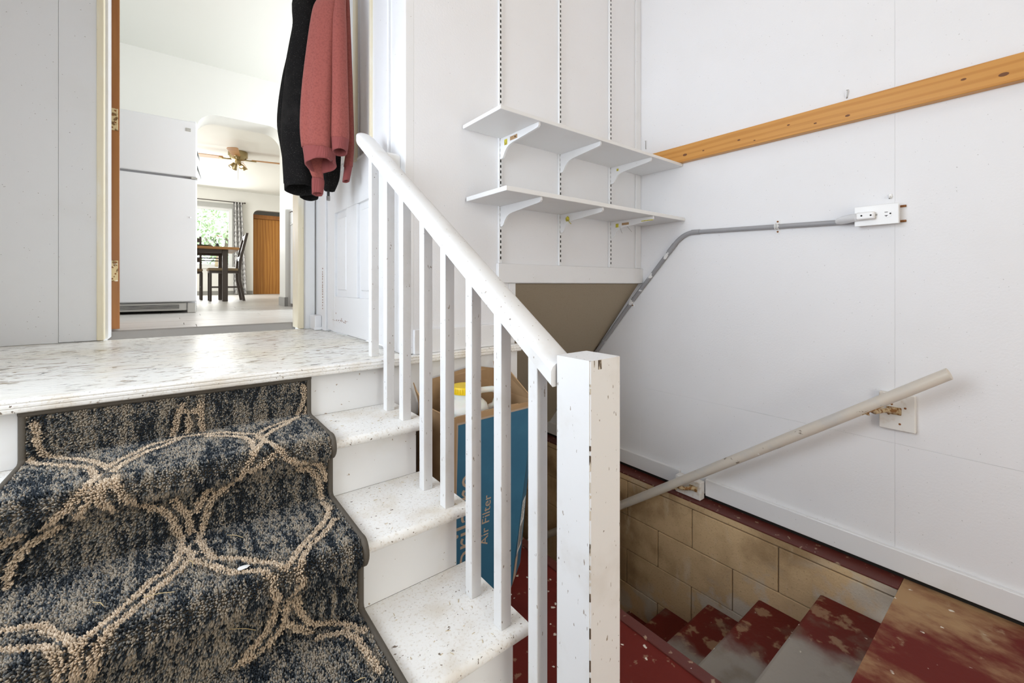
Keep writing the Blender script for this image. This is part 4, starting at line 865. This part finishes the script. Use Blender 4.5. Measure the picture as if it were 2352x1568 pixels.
# window
w1 = thing('window_1', 'large bright dining room window with white frame', 'window', (0, FY, WZ0), kind='structure')
for (a, b, c, d) in [(WX0, WX0 + .06, WZ0, WZ1), (WX1 - .06, WX1, WZ0, WZ1), (WX0 + .06, WX1 - .06, WZ0, WZ0 + .06), (WX0 + .06, WX1 - .06, WZ1 - .06, WZ1)]: obj('window_frame', B(a, b, FY + .02, FY + .10, c, d), MT['white_frame'], w1)
for (a, b, c, d) in [(WX0 - .09, WX0, WZ0, WZ1 + .10), (WX1, WX1 + .06, WZ0, WZ1 + .10), (WX0, WX1, WZ1, WZ1 + .10)]: obj('window_casing', B(a, b, FY - .02, FY - .0005, c, d), MT['grey_frame'], w1)
obj('window_sill', B(WX0 - .1, WX1 + .08, FY - .10, FY + .02, WZ0 - .03, WZ0), MT['white_frame'], w1)
obj('pane', B(WX0 + .05, WX1 - .05, FY + .055, FY + .059, WZ0 + .05, WZ1 - .05), MT['pane'], w1)
# outside
struct('ground', B(-30, 30, FY + .93, 60, .30, .40), MT['lawn'])
tr = thing('garden_tree', 'pale leafy tree outside the dining room window', 'tree', (1.2, 17.0, .4))
bm = bmesh.new(); tube(bm, [(1.3, 17, .4), (1.25, 17, 1.6), (1.35, 17, 2.9)], [.16, .12, .06], 10); tube(bm, [(1.25, 17, 1.6), (.7, 16.8, 2.6)], [.08, .03], 8); obj('trunk', bm, MT['bark'], tr, smooth=True)
rr = random.Random(9); bm = bmesh.new()
for k in range(1500):
    a = rr.uniform(0, 6.28); ph = math.acos(rr.uniform(-1, 1)); R0 = 1.15 * rr.random() ** .4; c = Vector((1.2 + R0 * math.sin(ph) * math.cos(a) * 1.1, 17 + R0 * math.sin(ph) * math.sin(a), 2.75 + R0 * math.cos(ph) * 1.0))
    u = Vector((rr.uniform(-1, 1), rr.uniform(-1, 1), rr.uniform(-1, 1))).normalized(); v = u.orthogonal().normalized(); s = rr.uniform(.04, .09)
    bm.faces.new([bm.verts.new(c + u * s), bm.verts.new(c + v * s * .5), bm.verts.new(c - u * s), bm.verts.new(c - v * s * .5)])
o = obj('foliage', bm, MT['leaf'], tr); o['kind'] = 'stuff'
gf = thing('garden_fence', 'pale picket fence low outside the dining room window', 'fence', (0, 15.0, .4))
for k in range(30): obj('picket', B(-2.5 + k * .17, -2.39 + k * .17, 15.0, 15.02, .401, 1.42), MT['white_frame'], gf)
for z in (.7, 1.2): obj('fence_rail', B(-2.5, 2.6, 15.02, 15.06, z, z + .07), MT['white_frame'], gf)
# curtain
rod = thing('curtain_rod', 'thin dark curtain rod above the dining room window', 'curtain rod', (0, FY - .09, WZ1 + .12))
bm = bmesh.new(); tube(bm, [(-1.2, FY - .09, 3.0), (1.235, FY - .09, 3.0)], .010, 10); obj('rod', bm, MT['chair_dark'], rod, smooth=True)
bm = bmesh.new(); lathe(bm, [(.001, 1.232), (.018, 1.236), (.022, 1.25), (.001, 1.268)], (0, FY - .09, 3.0), 12, 'x'); obj('finial', bm, MT['chair_dark'], rod, smooth=True)
obj('rod_bracket', B(1.205, 1.215, FY - .10, FY - .0005, 2.98, 3.0), MT['chair_dark'], rod)
bm = bmesh.new(); prev = None; n = 60
for i in range(n + 1):
    t = i / n; x = 1.02 + .17 * t; yw = FY - .09 + .035 * math.sin(t * 6.28 * 3.0)
    r = [bm.verts.new((x + (.10 * t + .0) * (1 - (z - .88) / 2.12) * 1.0, yw, z)) for z in [.88 + 2.13 * k / 12 for k in range(13)]]
    if prev:
        for k in range(12): bm.faces.new((prev[k], r[k], r[k + 1], prev[k + 1]))
    prev = r
cu = obj('curtain', bm, MT['curtain'], smooth=True, origin=(1.1, FY - .09, .88)); md = cu.modifiers.new('thickness', 'SOLIDIFY'); md.thickness = .003
setp(cu, 'grey and white wave patterned curtain beside the dining room window', 'curtain')
# vase on the sill
vs_ = thing('vase', 'beige ceramic vase on the dining room window sill', 'vase', (.73, FY - .055, WZ0))
bm = bmesh.new(); lathe(bm, [(.001, WZ0 + .001), (.055, WZ0 + .001), (.062, WZ0 + .05), (.055, WZ0 + .15), (.030, WZ0 + .24), (.026, WZ0 + .30), (.034, WZ0 + .32), (.028, WZ0 + .32)], (.73, FY - .055 + .0, 0), 16); shape_xf(bm, lambda c: (c.x, FY - .055 + (c.y - FY + .055) * .62, c.z)); obj('body', bm, MT['vase'], vs_, smooth=True)

# kitchen door leaf, swung into the kitchen, seen on its hinge edge
d1 = thing('door_1', 'orange brown wooden kitchen door standing open, hinge edge towards the landing', 'door', (-.254, 2.96, KZ), kind='structure')
obj('leaf', B(-.2745, -.2315, 2.960, 3.765, KZ + .012, 2.89, .002, 1), MT['door_orange'], d1)
for (z0, z1) in ((1.886, 1.998), (1.116, 1.222)):
    h = obj('hinge', B(-.272, -.2385, 2.9565, 2.9605, z0, z1, .001, 1), MT['hinge'], d1)
    for (dx, dz) in [(.024, .90), (.012, .68), (.024, .36), (.012, .12)]: obj('screw', lathe(bmesh.new(), [(.0003, -.0008), (.004, -.0005), (.004, .0005)], (-.272 + dx, 2.9563, z0 + (z1 - z0) * dz), 8, 'y'), MT['rust'], h)
    bm = bmesh.new()
    for k in range(5): tube(bm, [(-.2755, 2.956, z0 + (z1 - z0) * (k / 5 + .01)), (-.2755, 2.956, z0 + (z1 - z0) * (k / 5 + .19))], .0045, 8)
    obj('knuckle', bm, MT['hinge'], h, smooth=True, auto=40)

d1.location = (-.2745, 2.96, KZ)
for o_ in d1.children_recursive: o_.data.transform(Matrix.Translation((.0205, 0, 0)))
d1.rotation_euler = (0, 0, R_(8))
# refrigerator
fr = thing('refrigerator', 'white top freezer refrigerator seen through the kitchen doorway', 'refrigerator', (-.24, 4.85, KZ))
fx0, fx1, fy = -.62, .133, 4.50; ft = 2.475
obj('cabinet', B(fx0 + .004, fx1 - .004, fy + .075, AY0 - .012, KZ + .02, ft - .004, .006), MT['fridge'], fr)
obj('freezer_door', B(fx0, fx1, fy, fy + .066, 2.008, ft, .012, 4), MT['fridge'], fr, smooth=True, auto=40)
obj('door', B(fx0, fx1, fy, fy + .066, .955, 1.990, .012, 4), MT['fridge'], fr, smooth=True, auto=40)
obj('gasket', B(fx0 + .008, fx1 - .008, fy + .02, fy + .074, .965, ft - .01), MT['gasket'], fr)
g = obj('kick_grille', B(fx0 + .01, fx1 - .07, fy + .020, fy + .055, KZ + .022, .945, .006, 2), MT['grey_plastic'], fr)
obj('grille_recess', B(fx0 + .02, fx1 - .115, fy + .0185, fy + .03, KZ + .034, .936, .008, 2), MT['dark'], g)
for k in range(6): obj('slat', B(fx0 + .022, fx1 - .117, fy + .012, fy + .028, KZ + .037 + k * .0068, KZ + .0395 + k * .0068), MT['grey_plastic'], g)
obj('hinge_foot', B(fx1 - .066, fx1 - .008, fy + .014, fy + .06, KZ + .001, .945, .006, 2), MT['grey_plastic'], fr)
obj('leveling_foot', B(fx0 + .02, fx0 + .06, fy + .08, fy + .12, KZ + .001, KZ + .03), MT['grey_plastic'], fr)
obj('top_hinge', B(fx1 - .05, fx1 - .005, fy + .03, fy + .10, ft, ft + .014, .004), MT['fridge'], fr)
obj('middle_hinge', B(fx1 - .040, fx1 + .004, fy - .002, fy + .06, 1.991, 2.007, .003), MT['grey_plastic'], fr)
bd = obj('badge', B(.055, .092, fy - .002, fy + .002, 2.385, 2.415, .002, 1), MT['grey_plastic'], fr)
bm = bmesh.new(); bmesh.ops.create_uvsphere(bm, u_segments=10, v_segments=6, radius=.008); shape_xf(bm, lambda c: (.085 + c.x, fy + c.y * .5, 1.665 + c.z)); obj('magnet', bm, MT['fridge'], fr, smooth=True)
for (z0, z1, l_) in [(2.20, 2.29, .028), (2.03, 2.165, .042)]:
    bm = bmesh.new(); bm.faces.new([bm.verts.new(p) for p in ((fx1 - .003, fy + .10, z1), (fx1 - .003, fy + .26, z1), (fx1 + l_, fy + .25, z0), (fx1 + l_ * .8, fy + .105, z0))]); o = obj('note', bm, MT['paper'], fr); md = o.modifiers.new('t', 'SOLIDIFY'); md.thickness = .0012

# range
rg = thing('kitchen_range', 'white kitchen range standing right of the dining room opening', 'range', (1.3, 4.85, KZ))
obj('body', B(.975, 1.70, 4.50, AY0 - .03, KZ + .03, 1.745, .006), MT['range'], rg)
obj('oven_door', B(.985, 1.69, 4.465, 4.499, 1.02, 1.60, .006), MT['range'], rg)
obj('cooktop', B(.972, 1.703, 4.46, AY0 - .03, 1.746, 1.765, .004), MT['range'], rg)
o = obj('backguard', B(.975, 1.70, AY0 - .09, AY0 - .012, 1.766, 1.93, .006), MT['range'], rg)
obj('backguard_trim', B(.974, 1.701, AY0 - .092, AY0 - .011, 1.885, 1.898), MT['chair_dark'], o)
obj('plinth', B(.99, 1.68, 4.53, AY0 - .04, KZ + .001, KZ + .03), MT['chair_dark'], rg)

# ceiling fan
cf = thing('ceiling_fan', 'antique brass ceiling fan with brown blades and four spot lights', 'ceiling fan', (.787, 8.3, KC))
FX, FYY = .787, 8.30
bm = bmesh.new(); lathe(bm, [(.001, KC - .0005), (.135, KC - .0005), (.14, KC - .02), (.14, KC - .085), (.10, KC - .125), (.045, KC - .14), (.001, KC - .14)], (FX, FYY, 0), 28); obj('motor_housing', bm, MT['antique_brass'], cf, smooth=True, auto=40)
bm = bmesh.new(); lathe(bm, [(.001, KC - .141), (.04, KC - .141), (.045, KC - .165), (.04, KC - .205), (.001, KC - .21)], (FX, FYY, 0), 20); obj('light_hub', bm, MT['antique_brass'], cf, smooth=True, auto=40)
for k in range(4):
    a = R_(-12 + 90 * k); c, s = math.cos(a), math.sin(a)
    bm = bmesh.new(); pts = [(.20, -.055), (.62, -.075), (.66, -.06), (.67, 0), (.66, .06), (.62, .075), (.20, .055)]
    prism(bm, pts, 'z', -.004, .004); shape_xf(bm, lambda v: (FX + v.x * c - v.y * s, FYY + v.x * s + v.y * c, KC - .118 + v.z + v.y * .12)); b_ = obj('blade', bm, MT['table_wood'], cf)
    bm = bmesh.new(); tube(bm, [(FX + .09 * c, FYY + .09 * s, KC - .125), (FX + .16 * c, FYY + .16 * s, KC - .128), (FX + .26 * c, FYY + .26 * s, KC - .124)], [.012, .010, .018], 8); obj('blade_iron', bm, MT['antique_brass'], b_, smooth=True)
for k in range(4):
    a = R_(20 + 90 * k); c, s = math.cos(a), math.sin(a)
    bm = bmesh.new(); prof = [(.012, 0), (.020, .012), (.024, .05), (.036, .095), (.034, .095), (.022, .05), (.010, .012)]
    lathe(bm, prof, (0, 0, 0), 14)
    def xf(v): 
        x, y, z = v; z = -z; t = R_(38); x2 = x * math.cos(t) - z * math.sin(t); z2 = x * math.sin(t) + z * math.cos(t); return (FX + (x2 + .055) * c - y * s, FYY + (x2 + .055) * s + y * c, KC - .195 + z2)
    shape_xf(bm, xf); sp = obj('spot_shade', bm, MT['antique_brass'], cf, smooth=True)
    bm = bmesh.new(); bmesh.ops.create_uvsphere(bm, u_segments=10, v_segments=8, radius=.022); shape_xf(bm, lambda v: xf((v.x, v.y, v.z + .075))); obj('bulb', bm, MT['bulb'], sp, smooth=True)
bm = bmesh.new(); tube(bm, [(FX, FYY, KC - .21), (FX, FYY, KC - .46)], .0018, 5); obj('pull_chain', bm, MT['antique_brass'], cf)

# dining table and chairs
tz = KZ + .765
dt = thing('dining_table', 'honey wood dining table with dark square legs', 'table', (.1, 7.7, KZ))
obj('table_top', B(-.62, .695, 7.14, 8.10, tz - .035, tz, .008, 3), MT['table_wood'], dt)
bm = bmesh.new(); box(bm, -.5, .57, 7.24, 7.27, tz - .085, tz - .036); box(bm, -.5, .57, 7.97, 8.0, tz - .085, tz - .036); box(bm, .545, .57, 7.27, 7.97, tz - .085, tz - .036); box(bm, -.5, -.475, 7.27, 7.97, tz - .085, tz - .036)
obj('apron', bm, MT['chair_dark'], dt)
for x in (-.53, .50):
    for y in (7.22, 7.96): obj('leg', B(x, x + .065, y, y + .065, KZ + .001, tz - .0355, .004), MT['chair_dark'], dt)
for z in (tz - .17, tz - .13): obj('stretcher', B(-.47, .50, 7.975, 7.995, z, z + .014), MT['chair_dark'], dt)
def chair(loc, rot, label):
    """chair facing +x in local coordinates, back towards -x"""
    t = thing('dining_chair', label, 'chair', loc, 'dining chairs'); t.rotation_euler = (0, 0, rot); L0 = Vector(loc); ORG[t] = Vector((0, 0, 0))
    s = .030
    for y in (-.19, .19):
        bm = bmesh.new(); box(bm, .16, .16 + s, y - s / 2, y + s / 2, .001, .42, .003); obj('leg', bm, MT['chair_dark'], t)
        bm = bmesh.new(); P = [(-.245, .001), (-.195, .30), (-.19, .44), (-.20, .60), (-.285, 1.0)]; w_ = .034
        pts = [(x, z) for x, z in P] + [(x + w_, z) for x, z in reversed(P)]
        prism(bm, pts, 'y', y - s / 2, y + s / 2); obj('leg', bm, MT['chair_dark'], t)
        obj('stretcher', B(-.20, .165, y - .008, y + .008, .19, .212), MT['chair_dark'], t)
        bm = bmesh.new(); lathe(bm, [(.001, -.002), (.008, -.001), (.008, .001)], (-.18, y - .017, .42), 8, 'y'); obj('bolt', bm, MT['steel'], t)
    obj('seat_frame', B(-.185, .19, -.20, .20, .405, .435, .004), MT['chair_dark'], t)
    obj('seat', B(-.16, .205, -.205, .205, .4355, .475, .014, 3), MT['seat_tan'], t, smooth=True, auto=50)
    for zz in (.62, .94):
        x0 = -.20 + (zz - .60) * -.2125
        bm = bmesh.new(); box(bm, x0 + .004, x0 + .026, -.176, .176, zz - .03, zz + .035, .004); obj('back_rail', bm, MT['chair_dark'], t)
    for y in (-.11, -.037, .037, .110):
        bm = bmesh.new(); pts = [(-.205, .655), (-.268, .91), (-.256, .91), (-.193, .655)]; prism(bm, pts, 'y', y - .018, y + .018); obj('back_slat', bm, MT['chair_dark'], t)
    return t
chair((.545, 7.56, KZ), math.pi, 'dark framed dining chair with tan seat at the right end of the table')
chair((.10, 8.15, KZ), -math.pi / 2, 'dark dining chair pushed in on the far window side of the table')
chair((-.03, 7.12, KZ), math.pi / 2, 'dark dining chair mostly hidden behind the refrigerator, near side of the table')
ty = thing('plate', 'dark green plate with cutlery on the dining table', 'plate', (.25, 7.3, tz))
bm = bmesh.new(); lathe(bm, [(.001, tz + .001), (.10, tz + .001), (.15, tz + .018), (.148, tz + .022), (.10, tz + .008), (.001, tz + .008)], (.25, 7.36, 0), 24); obj('rim', bm, MT['tray'], ty, smooth=True)
obj('knife', B(.42, .44, 7.26, 7.46, tz + .001, tz + .004), MT['steel'], ty)
fv = thing('flower_vase', 'orange lily stems in a small dark vase on the dining table', 'flowers', (.47, 7.75, tz))
bm = bmesh.new(); lathe(bm, [(.001, tz + .001), (.03, tz + .001), (.036, tz + .03), (.022, tz + .07), (.018, tz + .09), (.015, tz + .09)], (.47, 7.75, 0), 14); obj('vase_body', bm, MT['tray'], fv, smooth=True)
for (dx, dy, h, fl_) in [(.03, 0, .19, 1), (-.05, .02, .17, 0), (-.09, 0, .20, 0), (-.02, -.02, .15, 0)]:
    bm = bmesh.new(); tube(bm, [(.47, 7.75, tz + .07), (.47 + dx * .6, 7.75 + dy, tz + h * .6), (.47 + dx, 7.75 + dy, tz + h)], .0035, 6); sm = obj('stem', bm, MT['stem'], fv, smooth=True)
    bm = bmesh.new(); c = Vector((.47 + dx, 7.75 + dy, tz + h))
    if fl_:
        for k in range(6):
            a = k * 1.047; d = Vector((math.cos(a), math.sin(a) * .8, .25)); sd = Vector((-math.sin(a), math.cos(a), 0))
            bm.faces.new([bm.verts.new(c), bm.verts.new(c + d * .035 + sd * .016), bm.verts.new(c + d * .072), bm.verts.new(c + d * .035 - sd * .016)])
        o = obj('petals', bm, MT['lily'], sm)
    else:
        for k in range(4):
            q = c - Vector((dx, dy, h)) * (.12 * k) ; d = Vector((random.uniform(-1, 1), random.uniform(-1, 1), .6)).normalized(); e = d.orthogonal().normalized()
            bm.faces.new([bm.verts.new(q), bm.verts.new(q + d * .02 + e * .008), bm.verts.new(q + d * .045), bm.verts.new(q + d * .02 - e * .008)])
        o = obj('leaves', bm, MT['stem'], sm)
